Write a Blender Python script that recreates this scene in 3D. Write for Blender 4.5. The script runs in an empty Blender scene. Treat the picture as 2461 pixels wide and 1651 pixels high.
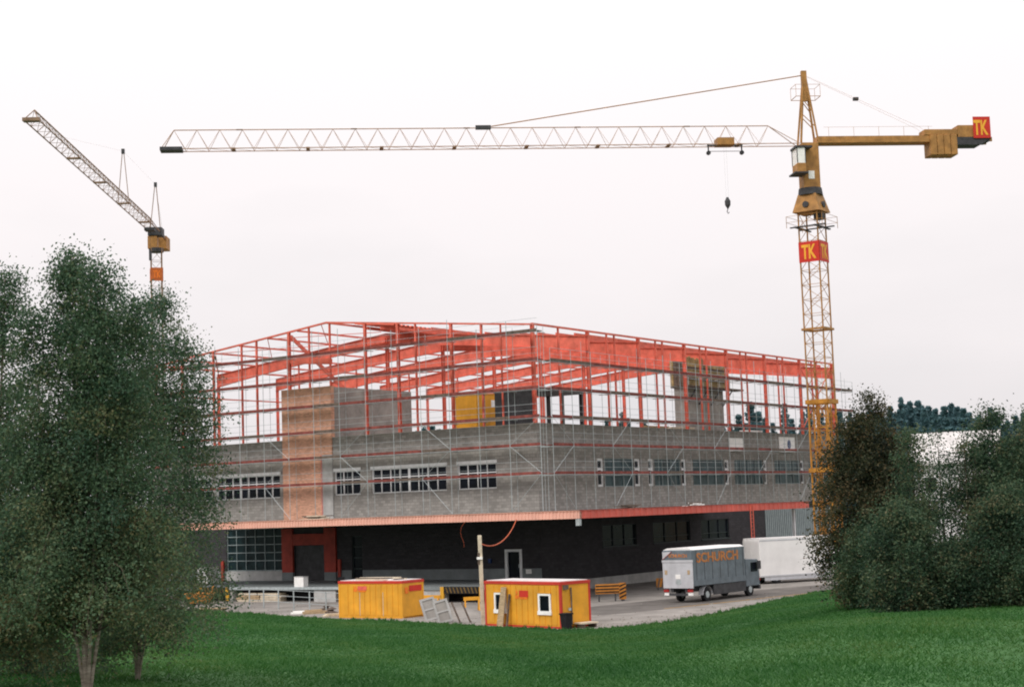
import bpy, math, random
import numpy as np
from mathutils import Vector, Matrix
random.seed(7)
R = math.radians

# ------------------------------------------------------------------ camera
PW, PH, FPX, PITCH, ROLL, EYE = 2461.0, 1651.0, 3854.94, 0.10270, -0.03520, 6.86
Fv = Vector((0, math.cos(PITCH), math.sin(PITCH)))
U0 = Vector((0, -math.sin(PITCH), math.cos(PITCH)))
R0 = Vector((1, 0, 0))
Rv = R0*math.cos(ROLL) + U0*math.sin(ROLL)
Uv = -R0*math.sin(ROLL) + U0*math.cos(ROLL)
scn = bpy.context.scene
col = scn.collection
cd = bpy.data.cameras.new('camera')
cam = bpy.data.objects.new('camera', cd)
col.objects.link(cam)
cd.sensor_fit = 'HORIZONTAL'; cd.sensor_width = 36.0
cd.lens = FPX/PW*36.0
cd.clip_start = 0.5; cd.clip_end = 6000
cam.matrix_world = Matrix(((Rv.x, Uv.x, -Fv.x, 0), (Rv.y, Uv.y, -Fv.y, 0), (Rv.z, Uv.z, -Fv.z, EYE), (0, 0, 0, 1)))
scn.camera = cam

# ------------------------------------------------------------------ sky and sun (bright overcast)
SUN_AZ, SUN_EL = R(-142), R(48)         # where the sun stands: behind the camera, to the left
world = bpy.data.worlds.new('World'); scn.world = world; world.use_nodes = True
nt = world.node_tree; nt.nodes.clear()
def nd(tree, typ, **kw):
    n = tree.nodes.new(typ)
    for k, v in kw.items(): setattr(n, k, v)
    return n
out = nd(nt, 'ShaderNodeOutputWorld'); bg = nd(nt, 'ShaderNodeBackground')
sky = nd(nt, 'ShaderNodeTexSky'); sky.sky_type = 'NISHITA'; sky.sun_disc = False
sky.sun_elevation = SUN_EL; sky.sun_rotation = SUN_AZ; sky.dust_density = 5; sky.air_density = 1
hs = nd(nt, 'ShaderNodeHueSaturation'); hs.inputs['Saturation'].default_value = 0.10
nt.links.new(sky.outputs[0], hs.inputs['Color'])
sc_ = nd(nt, 'ShaderNodeVectorMath', operation='SCALE'); sc_.inputs['Scale'].default_value = 0.08
nt.links.new(hs.outputs[0], sc_.inputs[0])
tc = nd(nt, 'ShaderNodeTexCoord')
mp = nd(nt, 'ShaderNodeMapping'); mp.inputs['Scale'].default_value = (2.6, 2.6, 7.5)
nt.links.new(tc.outputs['Generated'], mp.inputs['Vector'])
nz = nd(nt, 'ShaderNodeTexNoise'); nz.inputs['Scale'].default_value = 1.6; nz.inputs['Detail'].default_value = 4
nz.inputs['Roughness'].default_value = 0.5
nt.links.new(mp.outputs[0], nz.inputs['Vector'])
sep = nd(nt, 'ShaderNodeSeparateXYZ'); nt.links.new(tc.outputs['Generated'], sep.inputs[0])
el = nd(nt, 'ShaderNodeMapRange'); el.inputs['From Min'].default_value = 0.0; el.inputs['From Max'].default_value = 0.30
el.inputs['To Min'].default_value = 0.0; el.inputs['To Max'].default_value = 0.72
nt.links.new(sep.outputs['Z'], el.inputs['Value'])
ad = nd(nt, 'ShaderNodeMath', operation='MULTIPLY_ADD'); ad.inputs[1].default_value = 1.15
nt.links.new(nz.outputs['Fac'], ad.inputs[0]); nt.links.new(el.outputs[0], ad.inputs[2])
cr = nd(nt, 'ShaderNodeValToRGB')
cr.color_ramp.elements[0].position = 0.34; cr.color_ramp.elements[0].color = (0.73, 0.725, 0.75, 1)
cr.color_ramp.elements[1].position = 1.0; cr.color_ramp.elements[1].color = (0.90, 0.853, 0.862, 1)
e = cr.color_ramp.elements.new(0.66); e.color = (0.835, 0.80, 0.81, 1)
nt.links.new(ad.outputs[0], cr.inputs[0])
mx = nd(nt, 'ShaderNodeMixRGB'); mx.inputs['Fac'].default_value = 0.93
nt.links.new(sc_.outputs[0], mx.inputs[1]); nt.links.new(cr.outputs[0], mx.inputs[2])
zen = nd(nt, 'ShaderNodeMapRange'); zen.inputs['From Min'].default_value = 0.0; zen.inputs['From Max'].default_value = 1.0
zen.inputs['To Min'].default_value = 1.0; zen.inputs['To Max'].default_value = 1.85
nt.links.new(sep.outputs['Z'], zen.inputs['Value'])
nt.links.new(mx.outputs[0], bg.inputs['Color']); nt.links.new(zen.outputs[0], bg.inputs['Strength'])
nt.links.new(bg.outputs[0], out.inputs['Surface'])
sl = bpy.data.lights.new('sun', 'SUN'); sl.energy = 1.3; sl.angle = R(25); sl.color = (1.0, 0.95, 0.88)
sun = bpy.data.objects.new('sun', sl); col.objects.link(sun)
sdir = Vector((math.sin(SUN_AZ)*math.cos(SUN_EL), math.cos(SUN_AZ)*math.cos(SUN_EL), math.sin(SUN_EL)))
sun.rotation_euler = sdir.to_track_quat('Z', 'Y').to_euler(); sun.location = sdir*200
scn.view_settings.view_transform = 'Standard'; scn.view_settings.look = 'None'
scn.view_settings.exposure = 0.0; scn.view_settings.gamma = 1.0; scn.view_settings.use_curve_mapping = False
scn.render.engine = 'CYCLES'
scn.cycles.filter_width = 2.0

# ------------------------------------------------------------------ pixels to places
def ray(px, py):
    return Fv + Rv*((px-PW/2)/FPX) - Uv*((py-PH/2)/FPX)
def at_z(px, py, z=0.0):
    v = ray(px, py); k = (z-EYE)/v.z
    return Vector((v.x*k, v.y*k, z))
def at_r(px, py, r):
    v = ray(px, py); k = r/math.hypot(v.x, v.y)
    return Vector((v.x*k, v.y*k, EYE+v.z*k))
PSI = 0.5996
C0 = Vector((1.7558, 130.5708, 0))
DS = Vector((math.sin(PSI), math.cos(PSI), 0)); DT = Vector((-math.cos(PSI), math.sin(PSI), 0))
BROT = math.pi/2 - PSI                    # building axes: local X = s (right face), local Y = t (left face)
def bld(s, t, z): return C0 + DS*s + DT*t + Vector((0, 0, z))

# ------------------------------------------------------------------ materials
MATS = {}
def mat(name, c, rough=0.7, var=0.12, scale=3.0, bump=0.0, bscale=30.0, metal=0.0, spec=0.3, stretch=(1, 1, 1), c2=None, dirt=0.0, coord='Object'):
    m = bpy.data.materials.new(name); m.use_nodes = True; t = m.node_tree
    b = t.nodes['Principled BSDF']
    b.inputs['Roughness'].default_value = rough; b.inputs['Metallic'].default_value = metal
    b.inputs['Specular IOR Level'].default_value = spec
    tcn = nd(t, 'ShaderNodeTexCoord'); mpn = nd(t, 'ShaderNodeMapping'); mpn.inputs['Scale'].default_value = stretch
    t.links.new(tcn.outputs[coord], mpn.inputs['Vector'])
    n = nd(t, 'ShaderNodeTexNoise'); n.inputs['Scale'].default_value = scale; n.inputs['Detail'].default_value = 6
    n.inputs['Roughness'].default_value = 0.62
    t.links.new(mpn.outputs[0], n.inputs['Vector'])
    r = nd(t, 'ShaderNodeValToRGB')
    lo = tuple(max(0, x*(1-var*2)) for x in c); hi = tuple(min(1, x*(1+var*2)) for x in c)
    if c2: lo, hi = c, c2
    r.color_ramp.elements[0].position = 0.3; r.color_ramp.elements[0].color = (*lo, 1)
    r.color_ramp.elements[1].position = 0.7; r.color_ramp.elements[1].color = (*hi, 1)
    t.links.new(n.outputs['Fac'], r.inputs[0])
    last = r.outputs[0]
    if dirt > 0:
        n2 = nd(t, 'ShaderNodeTexNoise'); n2.inputs['Scale'].default_value = 0.9; n2.inputs['Detail'].default_value = 8
        n2.inputs['Roughness'].default_value = 0.75
        mp2 = nd(t, 'ShaderNodeMapping'); mp2.inputs['Scale'].default_value = (1, 1, 0.35)
        t.links.new(tcn.outputs[coord], mp2.inputs['Vector']); t.links.new(mp2.outputs[0], n2.inputs['Vector'])
        r2 = nd(t, 'ShaderNodeValToRGB'); r2.color_ramp.elements[0].position = 0.48; r2.color_ramp.elements[1].position = 0.75
        t.links.new(n2.outputs['Fac'], r2.inputs[0])
        ml = nd(t, 'ShaderNodeMath', operation='MULTIPLY'); ml.inputs[1].default_value = dirt
        t.links.new(r2.outputs[0], ml.inputs[0])
        mm = nd(t, 'ShaderNodeMixRGB'); t.links.new(ml.outputs[0], mm.inputs['Fac']); t.links.new(last, mm.inputs[1])
        g = sum(c)/3
        mm.inputs[2].default_value = (c[0]*.35+g*.15, c[1]*.35+g*.13, c[2]*.35+g*.10, 1)
        last = mm.outputs[0]
    t.links.new(last, b.inputs['Base Color'])
    if bump > 0:
        nb = nd(t, 'ShaderNodeTexNoise'); nb.inputs['Scale'].default_value = bscale; nb.inputs['Detail'].default_value = 4
        t.links.new(mpn.outputs[0], nb.inputs['Vector'])
        bp = nd(t, 'ShaderNodeBump'); bp.inputs['Strength'].default_value = bump; bp.inputs['Distance'].default_value = 0.05
        t.links.new(nb.outputs['Fac'], bp.inputs['Height']); t.links.new(bp.outputs[0], b.inputs['Normal'])
    MATS[name] = m
    return m
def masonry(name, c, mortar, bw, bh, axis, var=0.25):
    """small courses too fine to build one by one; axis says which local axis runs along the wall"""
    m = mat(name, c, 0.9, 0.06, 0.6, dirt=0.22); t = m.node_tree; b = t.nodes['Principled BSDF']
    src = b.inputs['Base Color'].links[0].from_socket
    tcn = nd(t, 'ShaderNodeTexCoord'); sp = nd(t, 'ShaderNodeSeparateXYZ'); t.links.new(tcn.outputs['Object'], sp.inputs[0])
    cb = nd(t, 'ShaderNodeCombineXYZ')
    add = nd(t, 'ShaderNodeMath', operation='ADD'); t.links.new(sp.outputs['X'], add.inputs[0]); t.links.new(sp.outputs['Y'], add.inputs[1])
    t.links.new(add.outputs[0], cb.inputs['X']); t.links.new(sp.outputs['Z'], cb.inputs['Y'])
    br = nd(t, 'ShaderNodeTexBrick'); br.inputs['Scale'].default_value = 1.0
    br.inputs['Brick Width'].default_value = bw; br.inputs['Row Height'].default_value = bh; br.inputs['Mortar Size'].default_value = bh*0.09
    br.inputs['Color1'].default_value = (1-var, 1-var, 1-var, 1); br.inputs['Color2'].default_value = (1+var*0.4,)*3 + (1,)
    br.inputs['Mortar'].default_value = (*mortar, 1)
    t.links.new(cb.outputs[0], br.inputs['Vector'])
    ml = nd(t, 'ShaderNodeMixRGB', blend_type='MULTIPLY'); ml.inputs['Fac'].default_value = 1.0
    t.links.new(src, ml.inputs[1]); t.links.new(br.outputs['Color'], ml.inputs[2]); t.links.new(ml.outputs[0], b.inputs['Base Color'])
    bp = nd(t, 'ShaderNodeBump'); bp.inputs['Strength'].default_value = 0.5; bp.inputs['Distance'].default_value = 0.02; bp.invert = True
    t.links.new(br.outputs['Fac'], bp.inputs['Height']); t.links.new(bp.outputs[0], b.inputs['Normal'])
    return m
def foliage(name, cols, rough=0.6):
    cols = [tuple(v*(1.0 if 'grass' in name else 1.32) for v in c) for c in cols]
    m = bpy.data.materials.new(name); m.use_nodes = True; t = m.node_tree; b = t.nodes['Principled BSDF']
    b.inputs['Roughness'].default_value = rough; b.inputs['Specular IOR Level'].default_value = 0.25
    a = nd(t, 'ShaderNodeAttribute'); a.attribute_name = 'rnd'
    r = nd(t, 'ShaderNodeValToRGB')
    for i, c in enumerate(cols):
        p = i/(len(cols)-1)
        if i < 2: el_ = r.color_ramp.elements[i]; el_.position = p if i == 0 else 1.0
        else: el_ = r.color_ramp.elements.new(p)
        el_.color = (*c, 1)
    # order the stops by position
    cs = r.color_ramp.elements
    for i in range(len(cs)): cs[i].position = i/(len(cs)-1)
    for i, c in enumerate(cols): cs[i].color = (*c, 1)
    t.links.new(a.outputs['Fac'], r.inputs[0]); t.links.new(r.outputs[0], b.inputs['Base Color'])
    tr_ = nd(t, 'ShaderNodeBsdfTranslucent'); t.links.new(r.outputs[0], tr_.inputs['Color'])     # leaves let light through
    ms = nd(t, 'ShaderNodeMixShader'); ms.inputs['Fac'].default_value = 0.38
    t.links.new(b.outputs[0], ms.inputs[1]); t.links.new(tr_.outputs[0], ms.inputs[2])
    t.links.new(ms.outputs[0], t.nodes['Material Output'].inputs['Surface'])
    MATS[name] = m
    return m
RED = (0.70, 0.150, 0.100)
mat('steel_red', RED, 0.55, 0.14, 1.2, dirt=0.25)
mat('pillar_red', (0.36, 0.045, 0.028), 0.6, 0.16, 1.2, dirt=0.35)
mat('deck_red', (0.76, 0.155, 0.095), 0.5, 0.10, 0.7, dirt=0.15)
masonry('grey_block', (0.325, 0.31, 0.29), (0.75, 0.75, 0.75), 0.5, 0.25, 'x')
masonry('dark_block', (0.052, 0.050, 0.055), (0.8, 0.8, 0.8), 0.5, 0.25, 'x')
masonry('orange_brick', (0.68, 0.38, 0.265), (0.85, 0.85, 0.82), 0.3, 0.12, 'x')
mat('concrete', (0.32, 0.305, 0.285), 0.9, 0.14, 0.8, 0.2, 20, dirt=0.4)
mat('pale_concrete', (0.43, 0.43, 0.42), 0.9, 0.12, 1.0, 0.2, 20, dirt=0.35)
mat('strip_concrete', (0.21, 0.235, 0.24), 0.9, 0.10, 0.8, dirt=0.3)
mat('fascia_red_lit', (0.80, 0.44, 0.345), 0.5, 0.06, 0.8, dirt=0.12)  # red fascia sheet, with the left side's brighter light put into the colour
mat('fascia_red', (0.60, 0.115, 0.085), 0.5, 0.08, 0.8, dirt=0.12)
mat('roof_felt', (0.30, 0.28, 0.26), 0.95, 0.2, 0.8)
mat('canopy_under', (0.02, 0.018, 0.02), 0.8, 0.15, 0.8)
mat('galvanised', (0.42, 0.47, 0.48), 0.5, 0.12, 4, metal=0.3)
mat('plank_red', (0.20, 0.055, 0.045), 0.85, 0.25, 2.0)
mat('white_frame', (0.76, 0.77, 0.78), 0.5, 0.06, 2)
mat('grey_frame', (0.30, 0.36, 0.37), 0.5, 0.08, 2)
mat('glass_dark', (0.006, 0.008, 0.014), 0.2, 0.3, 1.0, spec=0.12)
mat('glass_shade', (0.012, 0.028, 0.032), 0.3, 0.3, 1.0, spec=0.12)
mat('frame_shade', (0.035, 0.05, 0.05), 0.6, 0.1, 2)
mat('lip_ochre', (0.16, 0.10, 0.03), 0.7, 0.2, 2)
mat('glass_teal', (0.035, 0.066, 0.076), 0.3, 0.35, 0.9, spec=0.25)
mat('timber', (0.42, 0.31, 0.19), 0.85, 0.18, 3, stretch=(1, 1, 6))
mat('timber_pale', (0.60, 0.52, 0.40), 0.85, 0.12, 3)
mat('timber_old', (0.13, 0.10, 0.08), 0.9, 0.25, 3)
mat('form_pale', (0.36, 0.31, 0.22), 0.85, 0.2, 2, dirt=0.3)
mat('form_ochre', (0.36, 0.27, 0.13), 0.85, 0.25, 2, dirt=0.3)
mat('crane_yellow', (0.50, 0.225, 0.035), 0.55, 0.16, 1.4, dirt=0.35)
mat('crane_pale', (0.44, 0.28, 0.19), 0.6, 0.14, 1.4, dirt=0.2)
mat('crane_dull', (0.27, 0.17, 0.11), 0.6, 0.16, 1.4, dirt=0.3)
mat('crane_ochre', (0.40, 0.20, 0.06), 0.6, 0.16, 1.4, dirt=0.4)
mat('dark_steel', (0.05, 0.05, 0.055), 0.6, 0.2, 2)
mat('sign_dull', (0.50, 0.13, 0.03), 0.6, 0.1, 2)
mat('sign_red', (0.58, 0.035, 0.02), 0.5, 0.06, 2)
mat('sign_yellow', (0.85, 0.42, 0.04), 0.5, 0.05, 2)
mat('container_yellow', (0.74, 0.35, 0.03), 0.55, 0.08, 0.8, dirt=0.30)
mat('container_red', (0.56, 0.045, 0.03), 0.5, 0.08, 1)
mat('faded_red', (0.72, 0.13, 0.09), 0.6, 0.1, 4)
mat('orange_mark', (0.80, 0.20, 0.02), 0.6, 0.1, 4)
mat('roof_grey', (0.62, 0.60, 0.59), 0.8, 0.1, 1)
mat('truck_tarp', (0.135, 0.165, 0.19), 0.55, 0.12, 1.5, 0.35, 3.5, dirt=0.2)
mat('truck_silver', (0.50, 0.51, 0.54), 0.45, 0.07, 1.5, dirt=0.12)
mat('truck_white', (0.80, 0.79, 0.78), 0.45, 0.04, 0.8, dirt=0.08)
mat('truck_orange', (0.46, 0.18, 0.055), 0.6, 0.22, 2.5)
mat('rubber', (0.012, 0.012, 0.014), 0.85, 0.2, 5)
mat('tail_red', (0.35, 0.02, 0.02), 0.3, 0.1, 5)
mat('blue_mark', (0.02, 0.05, 0.16), 0.5, 0.2, 5)
mat('sheet_white', (0.90, 0.89, 0.87), 0.7, 0.06, 2)
mat('stripe_yellow', (0.62, 0.33, 0.03), 0.6, 0.12, 2)
mat('stripe_orange', (0.48, 0.19, 0.03), 0.6, 0.15, 2)
mat('black_paint', (0.015, 0.013, 0.013), 0.6, 0.2, 2)
mat('orange_paint', (0.62, 0.25, 0.05), 0.6, 0.12, 2, dirt=0.3)
mat('cable_orange', (0.55, 0.12, 0.05), 0.6, 0.1, 4)
mat('bark_birch', (0.42, 0.37, 0.31), 0.85, 0.0, 5, stretch=(1, 1, 3.5), c2=(0.10, 0.075, 0.055), bump=0.3)
mat('bark_dark', (0.07, 0.055, 0.04), 0.9, 0.3, 5, bump=0.4)
mat('yard_gravel', (0.17, 0.158, 0.145), 0.95, 0.0, 0.35, 0.5, 12, c2=(0.33, 0.31, 0.285), dirt=0.45)
mat('asphalt', (0.125, 0.115, 0.105), 0.9, 0.18, 0.5, 0.3, 25, dirt=0.3)
mat('pale_gravel', (0.55, 0.53, 0.49), 0.95, 0.15, 1.2, 0.5, 12)
mat('meadow', (0.022, 0.095, 0.021), 0.95, 0.0, 0.5, 0.3, 9, c2=(0.046, 0.135, 0.028))
mat('far_ground', (0.03, 0.06, 0.03), 0.95, 0.25, 0.02)
mat('house_white', (0.80, 0.80, 0.80), 0.8, 0.04, 1)
mat('roof_brown', (0.12, 0.06, 0.05), 0.85, 0.2, 2)
foliage('birch_leaf', [(0.024, 0.054, 0.034), (0.044, 0.090, 0.054), (0.070, 0.118, 0.062), (0.115, 0.122, 0.056), (0.16, 0.12, 0.058)])
foliage('shrub_leaf', [(0.010, 0.027, 0.015), (0.030, 0.066, 0.037), (0.062, 0.102, 0.054), (0.105, 0.120, 0.062), (0.15, 0.12, 0.066)])
foliage('rust_leaf', [(0.009, 0.016, 0.010), (0.024, 0.036, 0.018), (0.055, 0.056, 0.027), (0.12, 0.088, 0.044), (0.19, 0.125, 0.068)])
foliage('conifer_leaf_haze', [(0.042, 0.092, 0.105), (0.068, 0.135, 0.150), (0.098, 0.165, 0.175)])  # teal distance haze is mixed into the needle colour
foliage('grass_blade', [(0.022, 0.095, 0.022), (0.034, 0.122, 0.026), (0.052, 0.142, 0.030), (0.10, 0.158, 0.036)])

# ------------------------------------------------------------------ mesh helpers
class MB:
    def __init__(s, M=None): s.v = []; s.f = []; s.M = M
    def _a(s, vs, fs):
        n = len(s.v)
        for p in vs:
            p = Vector(p)
            s.v.append(tuple(s.M @ p) if s.M else tuple(p))
        s.f += [tuple(n+i for i in f) for f in fs]
        return s
    def box(s, x0, x1, y0, y1, z0, z1):
        return s._a([(x0, y0, z0), (x1, y0, z0), (x1, y1, z0), (x0, y1, z0), (x0, y0, z1), (x1, y0, z1), (x1, y1, z1), (x0, y1, z1)],
                    [(0, 3, 2, 1), (4, 5, 6, 7), (0, 1, 5, 4), (1, 2, 6, 5), (2, 3, 7, 6), (3, 0, 4, 7)])
    def bar(s, p, q, w, h=None, up=Vector((0, 0, 1))):
        p = Vector(p); q = Vector(q); h = h or w; d = (q-p)
        if d.length < 1e-6: return s
        d.normalize(); x = d.cross(up)
        if x.length < 1e-3: x = d.cross(Vector((1, 0, 0)))
        x.normalize(); y = x.cross(d); a = x*(w/2); b = y*(h/2)
        return s._a([p-a-b, p+a-b, p+a+b, p-a+b, q-a-b, q+a-b, q+a+b, q-a+b],
                    [(0, 3, 2, 1), (4, 5, 6, 7), (0, 1, 5, 4), (1, 2, 6, 5), (2, 3, 7, 6), (3, 0, 4, 7)])
    def tube(s, pts, rad, n=6, cap=True):
        pts = [Vector(p) for p in pts]
        rs = rad if isinstance(rad, (list, tuple)) else [rad]*len(pts)
        vs = []; fs = []
        for i, p in enumerate(pts):
            d = (pts[min(i+1, len(pts)-1)] - pts[max(i-1, 0)]).normalized()
            x = d.cross(Vector((0, 0, 1)))
            if x.length < 1e-3: x = Vector((1, 0, 0))
            x.normalize(); y = x.cross(d)
            for k in range(n):
                a = 2*math.pi*k/n; vs.append(p + x*(rs[i]*math.cos(a)) + y*(rs[i]*math.sin(a)))
        for i in range(len(pts)-1):
            for k in range(n):
                a = i*n+k; b = i*n+(k+1) % n; fs.append((a, b, b+n, a+n))
        if cap: fs.append(tuple(range(n-1, -1, -1))); fs.append(tuple((len(pts)-1)*n+k for k in range(n)))
        return s._a(vs, fs)
    def prism(s, poly, vec):
        n = len(poly); vec = Vector(vec)
        return s._a([Vector(p) for p in poly] + [Vector(p)+vec for p in poly],
                    [tuple(range(n-1, -1, -1)), tuple(range(n, 2*n))] + [(i, (i+1) % n, n+(i+1) % n, n+i) for i in range(n)])
    def quad(s, a, b, c, d): return s._a([a, b, c, d], [(0, 1, 2, 3)])
    def wheel(s, c, ax, r, w, n=18, r2=None):
        c = Vector(c); ax = Vector(ax).normalized()
        return s.tube([c-ax*(w/2), c-ax*(w*0.42), c+ax*(w*0.42), c+ax*(w/2)], [r*0.92, r, r, r*0.92], n)
    def build(s, name, m, parent=None, bevel=0.0, smooth=False, **tags):
        me = bpy.data.meshes.new(name); me.from_pydata(s.v, [], s.f); me.update()
        me.materials.append(MATS[m])
        o = bpy.data.objects.new(name, me); col.objects.link(o)
        if parent is not None: o.parent = parent
        if smooth:
            for p in me.polygons: p.use_smooth = True
        if bevel > 0:
            b = o.modifiers.new('bevel', 'BEVEL'); b.width = bevel; b.segments = 2; b.limit_method = 'ANGLE'
        for k, v in tags.items(): o[k] = v
        return o
def thing(name, label, cat, loc=(0, 0, 0), rz=0.0, group=None):
    o = bpy.data.objects.new(name, None); col.objects.link(o)
    o.location = loc; o.rotation_euler = (0, 0, rz); o.empty_display_size = 0.3
    o['label'] = label; o['category'] = cat
    if group: o['group'] = group
    return o
def B(x0, x1, y0, y1, z0, z1): return MB().box(x0, x1, y0, y1, z0, z1)
FONT_CACHE = {}
def text_mesh(txt):
    if txt in FONT_CACHE: return FONT_CACHE[txt]
    cu = bpy.data.curves.new('t', 'FONT'); cu.body = txt; cu.extrude = 0.02; cu.offset = 0.03; cu.resolution_u = 3
    ob = bpy.data.objects.new('t', cu); col.objects.link(ob)
    dg = bpy.context.evaluated_depsgraph_get(); dg.update()
    me = bpy.data.meshes.new_from_object(ob.evaluated_get(dg))
    vs = np.array([v.co[:] for v in me.vertices]); fs = [tuple(p.vertices) for p in me.polygons]
    bpy.data.objects.remove(ob); bpy.data.curves.remove(cu); bpy.data.meshes.remove(me)
    mn = vs.min(0); sz = vs.max(0)-mn
    FONT_CACHE[txt] = ((vs-mn)/sz, fs)
    return FONT_CACHE[txt]
def lettering(txt, org, ux, uz, un, w, h, m, parent, name='lettering', th=0.02):
    """txt filling w x h, starting at org (lower left), along ux and uz, standing th proud along un"""
    vs, fs = text_mesh(txt); org, ux, uz, un = map(Vector, (org, ux, uz, un))
    mb = MB(); mb._a([org + ux*(w*v[0]) + uz*(h*v[1]) + un*(th*v[2]) for v in vs], fs)
    return mb.build(name, m, parent)

# ------------------------------------------------------------------ ground
EDGE = [(-180, 130), (-40, 150), (-25, 150), (-18, 140), (-12.06, 125.1), (-6.92, 106.1), (-1.34, 93.6), (1.39, 88.4), (2.86, 88.3),
        (5.06, 91.5), (7.25, 99.4), (9.43, 112.5), (12, 127), (20, 140), (40, 150), (180, 130)]
EX = [a for a, b in EDGE]; EY = [b for a, b in EDGE]
def edge_r(az): return float(np.interp(az, EX, EY))
def ground_z(x, y):
    r = math.hypot(x, y); az = math.degrees(math.atan2(x, y)); D = edge_r(az)
    if r < D:
        k = 1 - r/D
        return 0.2 + 5.0*k + 0.10*math.sin(x*0.22+0.6)*math.sin(y*0.17)*min(1, k*4)
    if r < D+1.5: return 0.2 - 0.26*(r-D)/1.5
    return -0.06
def polar(azs, radii_fn, zfn):
    vs = []; fs = []; nr = None
    for a in azs:
        rr = radii_fn(a); nr = len(rr)
        for r in rr:
            x = r*math.sin(R(a)); y = r*math.cos(R(a)); vs.append((x, y, zfn(x, y)))
    for i in range(len(azs)-1):
        for j in range(nr-1):
            a = i*nr+j; fs.append((a, a+1, a+nr+1, a+nr))
    return vs, fs
azs = [-180, -150, -120, -90, -60, -40, -30] + list(np.arange(-25, 25.01, 0.5)) + [30, 40, 60, 90, 120, 150, 180]
def rad(a):
    D = edge_r(a); return [0.01] + list(np.linspace(3, D-0.5, 60)) + [D, D+0.5, D+1.0, D+1.5, 220, 400, 900, 2500, 5000]
g = MB(); g.v, g.f = polar(azs, rad, ground_z)
go = g.build('ground', 'meadow', kind='structure', smooth=True)
yd = MB()
yz = [float(a) for a in np.arange(-24, 22.01, 0.5)]
yd.v, yd.f = polar(yz, lambda a: [edge_r(a)+1.0, edge_r(a)+3, 130+abs(a), 180, 230], lambda x, y: 0.0)
yd.build('yard', 'yard_gravel', kind='structure')
# strip of pale stone along the meadow edge
ps = MB()
pa = [float(a) for a in np.arange(-12.0, -4.6, 0.25)]
ps.v, ps.f = polar(pa, lambda a: [edge_r(a)+1.6+0.25*math.sin(a*3), edge_r(a)+3.8+0.5*math.sin(a*5)], lambda x, y: 0.006)
ps.build('gravel_path', 'pale_gravel', kind='structure')
# asphalt road along the right face, curving behind the shrubs
def ribbon(pts, w, z, name, m):
    mb = MB(); L = []
    for i, p in enumerate(pts):
        d = (pts[min(i+1, len(pts)-1)]-pts[max(i-1, 0)]).normalized(); n = Vector((-d.y, d.x, 0))
        L += [p+n*(w/2)+Vector((0, 0, z)), p-n*(w/2)+Vector((0, 0, z))]
    mb._a(L, [(2*i, 2*i+1, 2*i+3, 2*i+2) for i in range(len(pts)-1)])
    return mb.build(name, m, kind='structure')
def bez(ps_, n):
    ps_ = [Vector(p) for p in ps_]; o = []
    for i in range(n+1):
        t = i/n; q = ps_[:]
        while len(q) > 1: q = [q[k].lerp(q[k+1], t) for k in range(len(q)-1)]
        o.append(q[0])
    return o
road_pts = bez([(3.0, 105.5, 0), (9.5, 110.5, 0), (15, 116.5, 0), (22, 126, 0), (29, 131.5, 0), (60, 140, 0)], 30)
ribbon(road_pts, 7.0, 0.008, 'road', 'asphalt')
off = []
for i, p in enumerate(road_pts):
    d = (road_pts[min(i+1, 30)]-road_pts[max(i-1, 0)]).normalized(); off.append(p+Vector((d.y, -d.x, 0))*3.2)
ribbon(off[4:24], 0.14, 0.013, 'road_edge_line', 'stripe_yellow')

# ------------------------------------------------------------------ the building
LS, LT = 61.0, 44.7            # lengths of right face and left face
ZB, ZT, ZE, ZR = 6.60, 13.69, 21.92, 24.18
RT = LT/2
CA, CB, CS, CT = 11.0, 10.7, 28.6, 33.6     # canopy: depth left face, depth right face, end on right face, end on left face
FB, FT = 6.02, 6.57
building = thing('factory_building', 'large two-storey grey factory with red steel frame going up on top', 'building', C0, BROT)
def left(d, u, z): return (-d, u, z)       # d = how far out of the wall
def right(d, u, z): return (u, -d, z)
def hole_wall(mb, face, u0, u1, z0, z1, holes, dep=0.3):
    us = sorted({u0, u1, *[h[0] for h in holes], *[h[1] for h in holes]}); zs = sorted({z0, z1, *[h[2] for h in holes], *[h[3] for h in holes]})
    for a, b in zip(us, us[1:]):
        for c, d in zip(zs, zs[1:]):
            m = ((a+b)/2, (c+d)/2)
            if any(h[0] < m[0] < h[1] and h[2] < m[1] < h[3] for h in holes): continue
            mb.quad(face(0, a, c), face(0, b, c), face(0, b, d), face(0, a, d))
    for (a, b, c, d) in holes:
        mb.quad(face(0, a, c), face(0, b, c), face(-dep, b, c), face(-dep, a, c)); mb.quad(face(0, a, d), face(0, b, d), face(-dep, b, d), face(-dep, a, d))
        mb.quad(face(0, a, c), face(0, a, d), face(-dep, a, d), face(-dep, a, c)); mb.quad(face(0, b, c), face(0, b, d), face(-dep, b, d), face(-dep, b, c))
def fbox(mb, face, d0, d1, u0, u1, z0, z1):
    a = face(d0, u0, z0); b = face(d1, u1, z1)
    return mb.box(min(a[0], b[0]), max(a[0], b[0]), min(a[1], b[1]), max(a[1], b[1]), min(a[2], b[2]), max(a[2], b[2]))
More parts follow.
